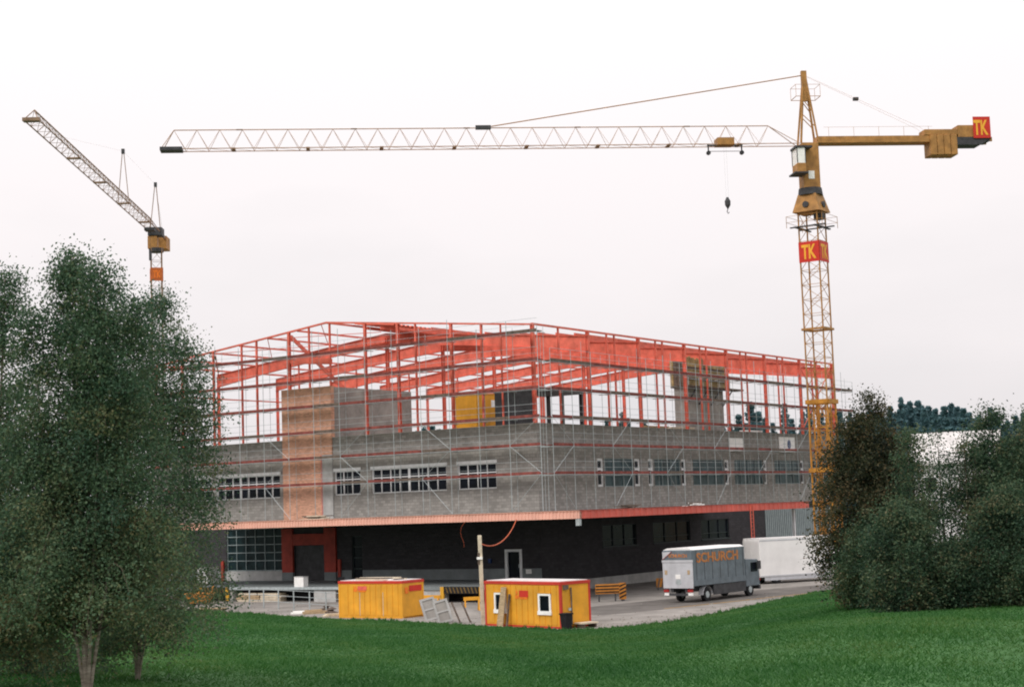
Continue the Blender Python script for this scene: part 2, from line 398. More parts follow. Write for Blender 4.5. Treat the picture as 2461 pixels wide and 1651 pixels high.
def window(face, u0, u1, z0, z1, ncol, rows, fm='white_frame', gm='glass_dark', fw=0.09, dep=0.22, name='window', lintel=None, wide=None):
    """frame as the part, each pane under it; rows = heights of the rows from the bottom as fractions"""
    mb = MB(); e = 0.012
    d0, d1 = -dep+0.02, -dep+0.12
    cu = [u0+(u1-u0)*i/ncol for i in range(ncol+1)]
    zc = [z0]
    for r in rows: zc.append(zc[-1]+(z1-z0)*r)
    for i, u in enumerate(cu):
        w = fw*(1.0 if i in (0, ncol) else (2.4 if wide and i in wide else 0.85))
        a = u if i == 0 else (u-w if i == ncol else u-w/2)
        fbox(mb, face, d0, d1, a, a+w, z0, z1)
    for i, z in enumerate(zc):
        w = fw; a = z if i == 0 else (z-w if i == len(zc)-1 else z-w/2)
        fbox(mb, face, d0+0.004, d1-0.004, u0, u1, a, a+w)
    f = mb.build(name, fm, building)
    for a, b in zip(cu, cu[1:]):
        for c, d in zip(zc, zc[1:]):
            fbox(MB(), face, -dep-0.03, -dep+0.03, a+0.01, b-0.01, c+0.01, d-0.01).build('pane', gm, f)
    if lintel:
        fbox(MB(), face, -0.04, 0.05, u0-0.1, u1+0.1, z1+0.003, z1+lintel).build('lintel', fm, f)
    return f
WZ0, WZ1 = 8.62, 10.72
LW = [(36.9, 41.0, 4, None), (28.25, 36.25, 8, (5,)), (18.75, 21.7, 3, None), (9.3, 17.45, 8, (4,)), (4.15, 8.1, 4, None)]
RN = [(9.2, 10.25), (15.55, 16.6), (18.0, 19.0), (24.25, 25.2), (33.15, 34.1), (41.85, 42.7), (50.9, 51.8)]
RB = [(10.35, 15.45), (19.1, 24.15), (26.5, 33.05), (35.2, 41.75), (44.4, 50.8), (53.0, 58.5)]
RZ0, RZ1 = 8.50, 10.95
up = MB()
hole_wall(up, left, 0, LT, ZB, ZT, [(a, b, WZ0, WZ1) for a, b, n, w in LW])
hole_wall(up, right, 0, LS, ZB, ZT, [(a, b, RZ0, RZ1) for a, b in RN+RB])
up.quad((LS, 0, 0), (LS, LT, 0), (LS, LT, ZT), (LS, 0, ZT)); up.quad((0, LT, 0), (LS, LT, 0), (LS, LT, ZT), (0, LT, ZT))
up.build('upper_wall', 'grey_block', building)
MB().box(0.004, LS-0.004, 0.004, LT-0.004, 13.15, 13.45).build('roof_slab', 'concrete', building)
MB().box(0.35, LS-0.35, 0.35, LT-0.35, 6.2, 6.5).build('floor_slab', 'concrete', building)
cp = MB()
cp.box(-0.06, 0.22, -0.06, LT, ZT, ZT+0.09); cp.box(0.223, LS, -0.06, 0.22, ZT, ZT+0.09)
cp.build('parapet_coping', 'concrete', building)
for a, b, n, w in LW: window(left, a, b, WZ0, WZ1, n, (0.64, 0.36), lintel=0.26, wide=w)
for a, b in RN: window(right, a, b, RZ0, RZ1, 1, (0.62, 0.38), fw=0.2)
for a, b in RB: window(right, a, b, RZ0, RZ1, max(3, round((b-a)/1.7)), (0.4, 0.6), fm='grey_frame', gm='glass_teal', fw=0.06)
# added dark sheets behind all panes stand in for unlit rooms
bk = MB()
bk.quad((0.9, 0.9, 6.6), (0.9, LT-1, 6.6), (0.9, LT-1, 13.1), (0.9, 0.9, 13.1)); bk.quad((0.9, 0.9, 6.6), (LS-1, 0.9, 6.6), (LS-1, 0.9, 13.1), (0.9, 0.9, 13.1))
bk.build('unlit_backing', 'dark_block', building)
# lower storey
GL = [(28.0, 35.1, 2.0, 5.9), (22.98, 26.65, 1.2, 4.25), (18.75, 19.9, 1.2, 5.0), (2.06, 3.33, 1.2, 3.42)]
GR = [(9.6, 15.4, 3.36, 5.2), (18.4, 25.4, 3.36, 5.2), (27.6, 33.4, 3.36, 5.2)]
lw = MB()
hole_wall(lw, left, 0, LT, 0, ZB-0.02, GL); hole_wall(lw, right, 0, LS, 0, ZB-0.02, GR)
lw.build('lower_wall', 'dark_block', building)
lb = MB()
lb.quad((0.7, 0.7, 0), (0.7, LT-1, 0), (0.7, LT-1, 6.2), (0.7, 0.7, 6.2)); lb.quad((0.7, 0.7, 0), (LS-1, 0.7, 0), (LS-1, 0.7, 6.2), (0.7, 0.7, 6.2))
lb.build('unlit_backing', 'black_paint', building)  # black sheets added for the darkness inside the lower storey
for (a, b) in [(35.1, LT), (27.99, 35.1), (19.95, 21.6), (3.40, 18.7), (0.0, 2.0)]:
    fbox(MB(), left, 0.003, 0.05, a, b, 1.17, 2.04).build('base_strip', 'pale_concrete' if 27 < a < 30 else 'strip_concrete', building)
fbox(MB(), right, 0.003, 0.05, 0, LS, 0.0, 0.82).build('base_strip', 'pale_concrete', building)
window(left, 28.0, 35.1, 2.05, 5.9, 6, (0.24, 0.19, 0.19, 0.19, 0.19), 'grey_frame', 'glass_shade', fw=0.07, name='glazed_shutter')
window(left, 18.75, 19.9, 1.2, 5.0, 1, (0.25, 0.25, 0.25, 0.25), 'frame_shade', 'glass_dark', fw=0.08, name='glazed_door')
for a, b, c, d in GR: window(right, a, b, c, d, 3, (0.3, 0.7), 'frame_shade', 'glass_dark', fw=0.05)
for a, b, c, d in GR: fbox(MB(), right, 0.01, 0.12, a-0.1, b+0.1, c-0.1, c-0.002).build('window_sill', 'frame_shade', building)
d_ = fbox(MB(), left, -0.2, -0.12, 22.98, 26.65, 1.2, 4.25).build('roller_door', 'dark_steel', building)
for k in range(12): fbox(MB(), left, -0.12, -0.09, 23.0, 26.63, 1.24+k*0.25, 1.24+k*0.25+0.19).build('slat', 'dark_steel', d_)
for (a, b) in [(26.7, 28.0), (21.62, 22.95)]:
    p_ = fbox(MB(), left, 0.004, 0.22, a, b, 1.9, 5.8).build('door_pillar', 'pillar_red', building)
    fbox(MB(), left, 0.004, 0.24, a, b, 1.17, 1.895).build('pillar_base', 'strip_concrete', p_)
fbox(MB(), left, 0.004, 0.2, 22.97, 26.68, 4.3, 5.3).build('door_header', 'pillar_red', building)
for t_ in (35.35, 21.1): fbox(MB(), left, 0.06, 0.22, t_, t_+0.3, 1.17, 3.0).build('bumper_post', 'pillar_red', building)
fd = MB(); fbox(fd, left, -0.1, 0.07, 1.86, 2.10, 1.2, 3.6); fbox(fd, left, -0.1, 0.07, 3.30, 3.55, 1.2, 3.6); fbox(fd, left, -0.1, 0.068, 2.10, 3.30, 3.4, 3.6)
fdo = fd.build('door_frame', 'white_frame', building)
fbox(MB(), left, -0.2, -0.14, 2.1, 3.3, 1.2, 3.4).build('door_leaf', 'glass_dark', fdo)
fbox(MB(), left, -0.13, -0.05, 2.2, 2.28, 2.1, 2.4).build('door_handle', 'galvanised', fdo)
fbox(MB(), left, 0.055, 0.09, 0.95, 1.5, 1.62, 1.98).build('notice_plate', 'sheet_white', building)
lm = fbox(MB(), left, 0.01, 0.2, 4.9, 5.15, 2.5, 2.85).build('wall_lamp', 'blue_mark', building)
# pale profiled sheeting on the right end of the lower storey
for k in range(40):
    u = 41.5+k*0.46
    fbox(MB(), right, 0.012, 0.10, u, u+0.26, 0.9, 5.9).build('wall_sheet', 'grey_frame', building)
# canopy
ca = MB()
ca.box(-CA+0.3, 0-0.003, -CB+0.3, CT-0.02, FB+0.12, FT-0.03); ca.box(0-0.003, CS-0.02, -CB+0.3, -0.003, FB+0.121, FT-0.031)
ca.build('canopy_roof', 'roof_felt', building)
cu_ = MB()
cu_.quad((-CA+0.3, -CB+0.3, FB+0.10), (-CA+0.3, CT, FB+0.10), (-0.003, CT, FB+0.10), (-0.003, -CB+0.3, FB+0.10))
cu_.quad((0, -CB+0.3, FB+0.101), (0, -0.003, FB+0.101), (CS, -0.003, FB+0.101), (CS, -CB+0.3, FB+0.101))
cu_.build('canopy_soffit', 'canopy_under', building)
def fascia(face, d, u0, u1, m, per=0.30):
    n = int((u1-u0)/per); vs = []; fs = []
    prof = [(0, 0.0), (0.5, 0.0), (0.6, 0.05), (0.9, 0.05)]
    k = 0; pts = []
    for i in range(n):
        for a, b in prof: pts.append((u0+(i+a)*per, d+b))
    pts.append((u1, d))
    mb = MB()
    for (ua, da), (ub, db) in zip(pts, pts[1:]):
        mb.quad(face(da, ua, FB), face(db, ub, FB), face(db, ub, FT), face(da, ua, FT))
    fbox(mb, face, d-0.3, d-0.01, u0, u1, FB+0.01, FT-0.01)
    fbox(mb, face, d-0.02, d+0.09, u0, u1, FT-0.005, FT+0.035)
    return mb.build('fascia', m, building)
fascia(left, CA, -CB, CT, 'fascia_red_lit')
fascia(right, CB, -CA+0.1, CS, 'fascia_red', per=0.9)
for s_, t_ in [(CS-1.5, -CB+0.9)]:
    MB().box(s_-0.12, s_+0.12, t_-0.12, t_+0.12, 0, FB+0.11).build('canopy_column', 'white_frame' if s_ > 5 else 'galvanised', building)
for k in range(12): MB().box(-CA+0.32, -0.1, 2.0+k*2.7, 2.16+k*2.7, FB-0.02, FB+0.095).build('canopy_beam', 'dark_steel', building)
MB().box(-CA+0.03, -CA+0.33, -CB+0.05, -CB+0.35, FB-0.5, FB-0.02).build('downpipe', 'galvanised', building)
# loading platform
DP = 10.5
pl = MB(); pl.box(-DP, -0.06, -2.0, CT, 0.93, 1.17); pl.build('dock_platform', 'strip_concrete', building)
MB().box(-DP-0.04, -DP, 10.2, 24.6, 0.98, 1.19).build('platform_edge', 'galvanised', building)
for a, b in [(12.9, 15.2), (2.0, 5.6), (24.2, 24.8), (31.5, 33.5), (7.5, 9.5)]:
    MB().box(-DP+0.1, -DP+0.6, a, b, 0, 0.925).build('dock_pier', 'pale_concrete', building)
MB().box(-8.4, -8.2, -1.9, CT-0.1, 0, 0.925).build('dock_backwall', 'dark_block', building)
for a, b in [(24.9, 27.6), (9.6, 11.9), (-1.3, 1.9)]:
    lip = MB().box(-DP-0.14, -DP-0.05, a, b, 0.68, 1.2).build('dock_lip', 'black_paint', building)
    n = int((b-a)/0.34)
    for k in range(n):
        u = a+0.06+k*0.34
        MB().prism([(-DP-0.16, u, 0.72), (-DP-0.16, u+0.11, 0.72), (-DP-0.16, u+0.28, 1.16), (-DP-0.16, u+0.17, 1.16)], (0.018, 0, 0)).build('stripe', 'lip_ochre', lip)
    for e_ in (a-0.38, b+0.06): MB().box(-DP-0.12, -DP+0.05, e_, e_+0.32, 0.1, 1.18).build('dock_buffer', 'stripe_yellow', building)
# brick shaft with the concrete wall behind it
sh = MB(); sh.box(-0.12, 0.35, 21.85, 27.75, 12.25, 18.36); sh.box(-0.121, 0.349, 23.2, 27.751, FT, 12.25)
sh.build('brick_shaft', 'orange_brick', building)
MB().box(-0.10, -0.002, 21.85, 23.19, FT, 12.24).build('pilaster', 'pale_concrete', building)
MB().box(-0.125, -0.10, 23.05, 23.2, FT, 12.24).build('shaft_joint', 'steel_red', building)
MB().box(0.352, 11.6, 21.9, 27.7, 13.4, 18.3).build('stair_core', 'concrete', building)
for z in (15.9, 16.0): pass
# dark lift housing at the corner, yellow plant box is separate below
h = MB(); h.box(1.2, 9.4, 1.2, 5.0, 16.55, 16.85); h.box(1.25, 1.45, 1.25, 4.95, 13.4, 16.55); h.box(1.5, 6.0, 4.6, 4.9, 13.4, 16.55)
ho = h.build('rooftop_shelter', 'dark_steel', building)
for s_ in (6.0, 9.1): MB().box(s_, s_+0.28, 1.25, 1.53, 13.4, 16.545).build('shelter_post', 'dark_steel', ho)
for s_ in (9.1,): MB().box(s_, s_+0.28, 4.65, 4.93, 13.4, 16.545).build('shelter_post', 'dark_steel', ho)
MB().box(1.1, 9.5, 1.1, 5.1, 16.855, 16.92).build('shelter_roofing', 'roof_grey', ho)
# concrete core with climbing formwork
MB().box(31.2, 39.4, 3.0, 4.2, 13.4, 18.6).build('lift_core', 'concrete', building)
fw = MB().box(30.95, 39.7, 2.75, 4.45, 18.2, 18.35).build('formwork_platform', 'timber_old', building)
MB().box(29.6, 41.6, 1.7, 2.7, 18.15, 18.3).build('platform_deck', 'timber_old', fw)
for k in range(22):
    u = 31.0+k*0.395
    MB().box(u, u+0.36, 2.70+0.03*random.random(), 2.80, 18.36, 21.0+random.random()*0.35).build('formwork_board', random.choice(['form_ochre', 'form_ochre', 'form_ochre', 'timber', 'form_pale']), building)
for k in range(4):
    u = 2.85+k*0.4
    MB().box(30.88, 30.96, u, u+0.35, 18.36, 21.0+random.random()*0.3).build('formwork_board', random.choice(['form_ochre', 'timber_old']), building)
for z in (19.0, 20.1): MB().box(30.5, 40.1, 2.52, 2.66, z, z+0.16).build('formwork_waling', 'timber_old', building)
MB().box(31.1, 39.6, 2.9, 4.3, 18.5, 20.9).build('formwork_panel', 'form_ochre', building)
for u in (29.7, 31.9, 34.1, 36.3, 38.5, 41.4): MB().bar((u, 1.75, 18.3), (u, 1.75, 19.6), 0.06).build('platform_post', 'galvanised', building)
for z in (18.9, 19.55): MB().bar((29.6, 1.75, z), (41.6, 1.75, z), 0.05).build('platform_rail', 'galvanised', building)
for u in (31.5, 34.0, 36.6, 39.2): MB().bar((u, 2.95, 16.6), (u, 1.8, 18.14), 0.1).build('platform_bracket', 'dark_steel', building)

# ---- red steel frame
NB = 7; BAY = LS/NB
def roofz(t): return ZE + (ZR-ZE)*(1-abs(t-RT)/RT)
def ibeam_col(s_, t_, z0, z1, w, d, along):
    mb = MB(); f = 0.03
    if along == 't':
        mb.box(s_-w/2, s_+w/2, t_-d/2, t_-d/2+f, z0, z1); mb.box(s_-w/2, s_+w/2, t_+d/2-f, t_+d/2, z0, z1); mb.box(s_-0.015, s_+0.015, t_-d/2+f, t_+d/2-f, z0, z1)
    else:
        mb.box(s_-d/2, s_-d/2+f, t_-w/2, t_+w/2, z0, z1); mb.box(s_+d/2-f, s_+d/2, t_-w/2, t_+w/2, z0, z1); mb.box(s_-d/2+f, s_+d/2-f, t_-0.015, t_+0.015, z0, z1)
    return mb.build('column', 'steel_red', building)
for j in range(NB+1):
    s_ = j*BAY + (0.15 if j == 0 else 0)
    ibeam_col(s_, 0.18, ZT-0.2, ZE, 0.24, 0.30, 't')
    if j > 0:
        ibeam_col(s_, LT-0.25, 13.45, ZE-0.6, 0.20, 0.26, 't')
        if j < NB: ibeam_col(s_, RT, 13.45, ZR-0.9, 0.26, 0.30, 't')
for j in range(NB):
    for f_ in ((0.46,) if j == 0 else (0.36, 0.51)):
        ibeam_col(j*BAY+f_*BAY, 0.16, ZT-0.2, ZE-0.05, 0.13, 0.15, 't')
for t_, w in [(3.38, .16), (5.35, .24), (8.51, .30), (12.34, .20), (14.28, .32), (17.96, .30), (22.06, .2), (24.53, .2), (26.97, .32), (31.03, .22), (32.93, .2), (36.6, .26), (40.8, .24), (44.5, .3)]:
    ibeam_col(0.2, t_, ZT-0.2, roofz(t_)-0.05, w*0.72, w*0.8, 's')
for j in range(1, NB+1):                         # second file of slender columns between the halls
    for t_ in (33.5,):
        ibeam_col(j*BAY, t_, 13.45, roofz(t_)-0.9, 0.12, 0.14, 's')
def rafter(s_, t0, t1, dep):
    """one tapered I-section rafter from the eave at t0 to the ridge at t1; dep = (eave, middle, ridge) depth"""
    n = 8; tops = []; bots = []
    for i in range(n+1):
        k = i/n; t_ = t0+(t1-t0)*k; z = roofz(t_)-0.48
        d = dep[0]*(1-k)**2 + dep[2]*k**2 + dep[1]*2*k*(1-k)
        tops.append((t_, z)); bots.append((t_, z-d))
    mb = MB()
    poly = [(s_-0.03, t_, z) for t_, z in tops] + [(s_-0.03, t_, z) for t_, z in reversed(bots)]
    mb.prism(poly, (0.06, 0, 0))
    for ln in (tops, bots):
        for (a, b), (c, d) in zip(ln, ln[1:]):
            mb.quad((s_-0.17, a, b), (s_+0.17, a, b), (s_+0.17, c, d), (s_-0.17, c, d)); mb.quad((s_-0.17, a, b+0.035), (s_+0.17, a, b+0.035), (s_+0.17, c, d+0.035), (s_-0.17, c, d+0.035))
            mb.quad((s_-0.17, a, b), (s_-0.17, a, b+0.035), (s_-0.17, c, d+0.035), (s_-0.17, c, d))
    return mb.build('rafter', 'steel_red', building)
for j in range(1, NB+1):
    rafter(j*BAY, 0.1, RT, (1.25, 0.75, 1.15)); rafter(j*BAY, LT-0.1, RT, (1.25, 0.75, 1.15))
for a, b in [(0.05, RT), (RT, LT-0.05)]:
    MB().bar((0.18, a, roofz(a)-0.07), (0.18, b, roofz(b)-0.07), 0.2, 0.15).build('rake_beam', 'steel_red', building)
MB().bar((0, 0.14, ZE-0.02), (LS, 0.14, ZE-0.02), 0.16, 0.16).build('eave_beam', 'steel_red', building)
MB().bar((0, LT-0.14, ZE-0.02), (LS, LT-0.14, ZE-0.02), 0.16, 0.16).build('eave_beam', 'steel_red', building)
MB().bar((0.2, RT, ZR-0.1), (LS, RT, ZR-0.1), 0.16, 0.16).build('ridge_beam', 'steel_red', building)
for t_ in (26.0, 29.6, 33.3, 37.0, 40.8): MB().bar((0.3, t_, roofz(t_)-0.12), (LS, t_, roofz(t_)-0.12), 0.10, 0.16).build('purlin', 'steel_red', building)
for t_ in (1.5, 3.4, 5.3, 7.2, 9.1, 11.0, 12.9, 14.8, 16.7, 18.6, 20.5): MB().bar((3.2 if t_ > 12 else 8.7, t_, roofz(t_)-0.32), (LS, t_, roofz(t_)-0.32), 0.08, 0.26).build('purlin', 'steel_red', building)
MB().bar((0.2, LT-0.2, ZE-2.9), (LS, LT-0.2, ZE-2.9), 0.12, 0.12).build('side_rail', 'steel_red', building)
for p, q, w in [((0.4, 26.97, 23.3), (4.6, 24.2, 18.4), 0.30), ((0.5, 36.6, 22.3), (8.7, 44.4, 21.3), 0.09), ((0.5, 26.9, 21.3), (8.6, RT, 22.7), 0.28),
                ((0.4, 26.9, 21.0), (0.4, 22.2, 20.6), 0.5), ((LS-8.7, 0.3, 14.0), (LS, 0.3, 21.5), 0.08), ((LS, 0.3, 14.0), (LS-8.7, 0.3, 21.5), 0.08),
                ((26.1, LT-0.3, 14.0), (34.8, LT-0.3, 21.0), 0.07), ((34.8, LT-0.3, 14.0), (26.1, LT-0.3, 21.0), 0.07)]:
    MB().bar(p, q, w).build('brace', 'steel_red', building)
for j in range(NB):                              # roof wind bracing on the open slope
    if j in (0, 3, 6):
        a, b = j*BAY+0.2, (j+1)*BAY
        for (t0, t1) in ((23, 29.6), (29.6, 37.0), (37.0, 44.4)):
            MB().bar((a, t0, roofz(t0)-0.2), (b, t1, roofz(t1)-0.2), 0.06).build('brace', 'steel_red', building)
            MB().bar((b, t0, roofz(t0)-0.2), (a, t1, roofz(t1)-0.2), 0.06).build('brace', 'steel_red', building)
def roof_sheet(s0, s1, t0, t1):
    """trapezoidal deck, ribs running up the slope"""
    per = 0.6; n = max(2, int((s1-s0)/per)); pts = []
    for i in range(n):
        a = s0+(s1-s0)*i/n; w = (s1-s0)/n
        pts += [(a, 0), (a+w*0.35, 0), (a+w*0.5, 0.12), (a+w*0.85, 0.12)]
    pts.append((s1, 0)); mb = MB()
    for (a, da), (b, db) in zip(pts, pts[1:]):
        z0, z1 = roofz(t0)+0.03, roofz(t1)+0.03
        mb.quad((a, t0, z0+da), (b, t0, z0+db), (b, t1, z1+db), (a, t1, z1+da))
    return mb.build('roof_sheet', 'deck_red', building)
for j in range(2):
    a = j*BAY + (0 if j else 3.6); b = (j+1)*BAY
    for t0, t1 in ((17.6, 22.2),): roof_sheet(a, b-0.02, t0, t1-0.01)
# two white boards on the right wall
for (a, b, c, d, emb) in [(34.1, 37.1, 11.78, 13.1, False), (45.6, 49.4, 11.78, 13.4, True)]:
    o = thing('notice_board', 'white board with a dark blue emblem hung on the grey upper wall' if emb else 'plain white board hung on the grey upper wall', 'board', bld((a+b)/2, -0.08, c), BROT)
    w = (b-a)/2; MB().box(-w, w, -0.06, 0.04, 0, d-c).build('panel', 'sheet_white', o)
    if emb:
        MB().prism([(0.45+0.42*math.cos(k*math.pi/8), -0.075, 0.85+0.5*math.sin(k*math.pi/8)) for k in range(16)], (0, 0.02, 0)).build('emblem', 'blue_mark', o)
        MB().box(-1.1, -0.3, -0.075, -0.058, 0.55, 0.62).build('print_line', 'galvanised', o); MB().box(-1.1, -0.3, -0.075, -0.058, 0.85, 0.92).build('print_line', 'galvanised', o)

# ------------------------------------------------------------------ things on the storey deck
o = thing('plant_box', 'ochre yellow site box standing on the deck behind the parapet', 'site box', bld(3.0, 8.1, 13.45), BROT)
MB().box(0, 4.1, 0, 2.4, 0.35, 3.35).build('body', 'container_yellow', o, bevel=0.04)
MB().box(-0.04, 4.14, -0.04, 2.44, 3.352, 3.44).build('roof', 'container_yellow', o)
for x_ in (0.2, 3.6): MB().box(x_, x_+0.3, 0.1, 2.3, 0, 0.35).build('skid', 'dark_steel', o)
MB().box(2.2, 3.2, -0.03, -0.003, 2.3, 2.9).build('plate', 'sheet_white', o)
for i, (s_, m_, lab) in enumerate([(21.5, 'timber', 'pile of light orange planks lying on the deck by the lift core'), (26.8, 'timber_pale', 'pile of pale boards lying on the deck beside the lift core'), (42.0, 'sheet_white', 'pile of white wrapped packs on the deck near the far corner')]):
    o = thing('plank_pile', lab, 'plank pile', bld(s_, 1.6, 13.45), BROT, 'material piles on the storey deck')
    for k in range(7):
        MB(Matrix.Rotation(random.uniform(-0.1, 0.1), 4, 'Z')).box(-2.0+random.random()*0.5, 2.0+random.random()*0.5, -0.5+(k % 2)*0.52, (k % 2)*0.52, (k//2)*0.16, (k//2)*0.16+0.14).build('plank', m_, o)

# ------------------------------------------------------------------ scaffolds
def scaffold(face, u0, u1, levels, z0, ztop, bay, label, tops):
    o = thing('scaffold', label, 'scaffold', C0 + Vector((0, 0, 0)), BROT, 'scaffolds around the upper storey')
    n = int(round((u1-u0)/bay)); us = [u0+(u1-u0)*i/n for i in range(n+1)]
    DI, DO = 0.45, 1.35
    for i, u in enumerate(us):
        for d in (DI, DO):
            zt = ztop + tops(u) + random.choice((0, 0, 0.5, 1.0))
            MB().tube([face(d, u, z0), face(d, u, zt)], 0.027 if d > 1 else 0.019, 5).build('standard', 'galvanised', o)
    for L in levels:
        for a, b in zip(us, us[1:]):
            f = MB(); fbox(f, face, DI+0.05, DO-0.05, a+0.03, b-0.03, L-0.03, L+0.03); fbox(f, face, DO-0.045, DO-0.015, a+0.02, b-0.02, L-0.06, L+0.16)
            f.build('walkway_board', 'plank_red' if random.random() < 0.8 else 'timber_old', o)
        for d, h, r_ in ((DO, 0.5, 0.012), (DO, 1.0, 0.014), (DO, -0.12, 0.018), (DI, -0.12, 0.014)):
            MB().tube([face(d, u0, L+h), face(d, u1, L+h)], r_, 4).build('guard_rail' if h > 0 else 'ledger', 'galvanised', o)
        for u in us: MB().bar(face(DI-0.3, u, L-0.14), face(DO+0.02, u, L-0.14), 0.05).build('transom', 'galvanised', o)
    k = 0
    for i in range(0, n, 3):
        zz = [z0]+levels
        for a, b in zip(zz[:3], zz[1:4]):
            ua, ub = (us[i], us[i+1]) if k % 2 else (us[i+1], us[i])
            MB().tube([face(DO+0.03, ua, a+0.05), face(DO+0.03, ub, b)], 0.020, 4).build('diagonal', 'galvanised', o); k += 1
    return o
LV = [9.62, 11.93, 14.22, 16.52, 18.82, 21.15]
scaffold(left, -1.25, 43.9, LV, FT+0.04, 21.6, 2.95, 'scaffold with red boards across the face with the brick shaft', lambda u: 0.7*(1-abs(u-RT)/RT))
scaffold(right, 0.3, 63.0, LV[:5], FT+0.04, 19.6, 3.15, 'scaffold with red boards across the face with the teal windows', lambda u: 0.2)
for s_, t_, m_, lab in [(8.5, -3.5, 'timber_old', 'dark timber offcuts lying on the canopy above the grey truck'), (19.0, -4.0, 'sheet_white', 'white sheets lying on the canopy above the white truck'), (-4.0, 20.5, 'timber_pale', 'pale timber offcuts lying on the canopy at the brick shaft')]:
    o = thing('offcut_pile', lab, 'offcuts', bld(s_, t_, FT-0.03), BROT)
    for k in range(9): MB(Matrix.Rotation(random.uniform(-0.5, 0.5)+(1.57 if s_ < 0 else 0), 4, 'Z')).box(-1.6+random.random(), 0.6+random.random(), -0.6+k*0.13, -0.42+k*0.13, (k % 4)*0.09, (k % 4)*0.09+0.085).build('offcut', m_ if k % 3 else 'timber_old', o)
# ladder up to the canopy at the right
o = thing('ladder', 'red steel ladder hanging from the red canopy edge', 'ladder', bld(16.5, -CB-0.12, 0.9), BROT)
for x_ in (-0.25, 0.25): MB().bar((x_, 0, 0), (x_, 0, 5.6), 0.07).build('rail', 'steel_red', o)
for k in range(17): MB().bar((-0.25, 0, 0.3+k*0.32), (0.25, 0, 0.3+k*0.32), 0.035).build('rung', 'steel_red', o)

# ------------------------------------------------------------------ tower cranes
def lattice_mast(mb_parent, a, z0, z1, panel, rot, chord, lace, m):
    Mx = Matrix.Rotation(rot, 4, 'Z'); h = a/2; cs = [(-h, -h), (h, -h), (h, h), (-h, h)]
    for x, y in cs: MB(Mx).bar((x, y, z0), (x, y, z1), chord).build('mast_chord', m, mb_parent)
    n = int(round((z1-z0)/panel)); zs = [z0+(z1-z0)*i/n for i in range(n+1)]
    for i in range(n):
        for k in range(4):
            p, q = cs[k], cs[(k+1) % 4]
            if i % 2: p, q = q, p
            mb = MB(Mx); mb.bar((*p, zs[i]), (*q, zs[i+1]), lace)
            mb.build('mast_lacing', m, mb_parent)
        mb = MB(Mx)
        for k in range(4): mb.bar((*cs[k], zs[i]), (*cs[(k+1) % 4], zs[i]), lace)
        mb.build('mast_strut', m, mb_parent)
def lattice_jib(par, Mx, x0, x1, zb, w, h, n, chord, lace, m, taper_in=3.0, taper_out=1.2):
    for y in (-w/2, w/2): MB(Mx).bar((x0, y, zb), (x1, y, zb), chord).build('jib_chord', m, par)
    MB(Mx).bar((x0+taper_in, 0, zb+h), (x1-taper_out, 0, zb+h), chord*1.1).build('jib_chord', m, par)
    for y in (-w/2, w/2):
        MB(Mx).bar((x0, y, zb), (x0+taper_in, 0, zb+h), chord*0.8).build('jib_strut', m, par); MB(Mx).bar((x1, y, zb), (x1-taper_out, 0, zb+h), chord*0.8).build('jib_strut', m, par)
    L = (x1-taper_out)-(x0+taper_in)
    for i in range(n):
        a = x0+taper_in+L*i/n; b = x0+taper_in+L*(i+1)/n; c = (a+b)/2
        for y in (-w/2, w/2):
            MB(Mx).bar((a, 0, zb+h), (c, y, zb), lace).build('jib_lacing', m, par); MB(Mx).bar((c, y, zb), (b, 0, zb+h), lace).build('jib_lacing', m, par)
        MB(Mx).bar((c, -w/2, zb), (c, w/2, zb), lace).build('jib_batten', m, par)
        MB(Mx).bar((c, -w/2, zb), (b+L/n*0.5 if i < n-1 else b, w/2, zb), lace*0.8).build('jib_batten', m, par)
CP = bld(39.0, -8.0, 0)
ZJ = 42.15
tip = at_z(388, 362, ZJ); ju = (tip-CP); ju.z = 0; JL = ju.length; jr = math.atan2(ju.y, ju.x)
crane = thing('tower_crane', 'tall yellow tower crane with long level jib beside the red frame', 'tower crane', CP)
MJ = Matrix.Rotation(jr, 4, 'Z')
MB(Matrix.Rotation(BROT, 4, 'Z')).box(-2.6, 2.6, -2.6, 2.6, -0.05, 0.7).build('foundation', 'concrete', crane)
lattice_mast(crane, 2.0, 0.6, 16.3, 1.45, BROT, 0.15, 0.05, 'crane_yellow')
lattice_mast(crane, 2.0, 16.3, 35.2, 1.45, BROT, 0.12, 0.042, 'crane_ochre')
MR = Matrix.Rotation(BROT, 4, 'Z')
for z in (9.6, 16.3, 23.5): 
    mb = MB(MR)
    for p, q in (((-1.15, -1.15), (1.15, -1.15)), ((1.15, -1.15), (1.15, 1.15)), ((1.15, 1.15), (-1.15, 1.15)), ((-1.15, 1.15), (-1.15, -1.15))): mb.bar((*p, z), (*q, z), 0.22, 0.42 if z < 20 else 0.2)
    mb.build('mast_collar', 'crane_yellow' if z < 20 else 'crane_ochre', crane)
lattice_mast(crane, 1.25, 0.6, 16.0, 2.2, BROT, 0.12, 0.07, 'crane_yellow')
mb = MB(MR)
for x_, y_ in ((-1.9, -1.05), (-1.9, 1.05)): mb.box(x_, 1.9, y_-0.12, y_+0.12, 33.6, 33.72)
for x_, y_ in ((-1.05, -1.9), (1.05, -1.9)): mb.box(x_-0.12, x_+0.12, y_, 1.9, 33.725, 33.83)
mb.build('service_platform', 'dark_steel', crane)
for x_, y_ in ((-1.9, -1.9), (1.9, -1.9), (1.9, 1.9), (-1.9, 1.9)): MB(MR).bar((x_, y_, 33.65), (x_, y_, 34.8), 0.04).build('rail_post', 'crane_ochre', crane)
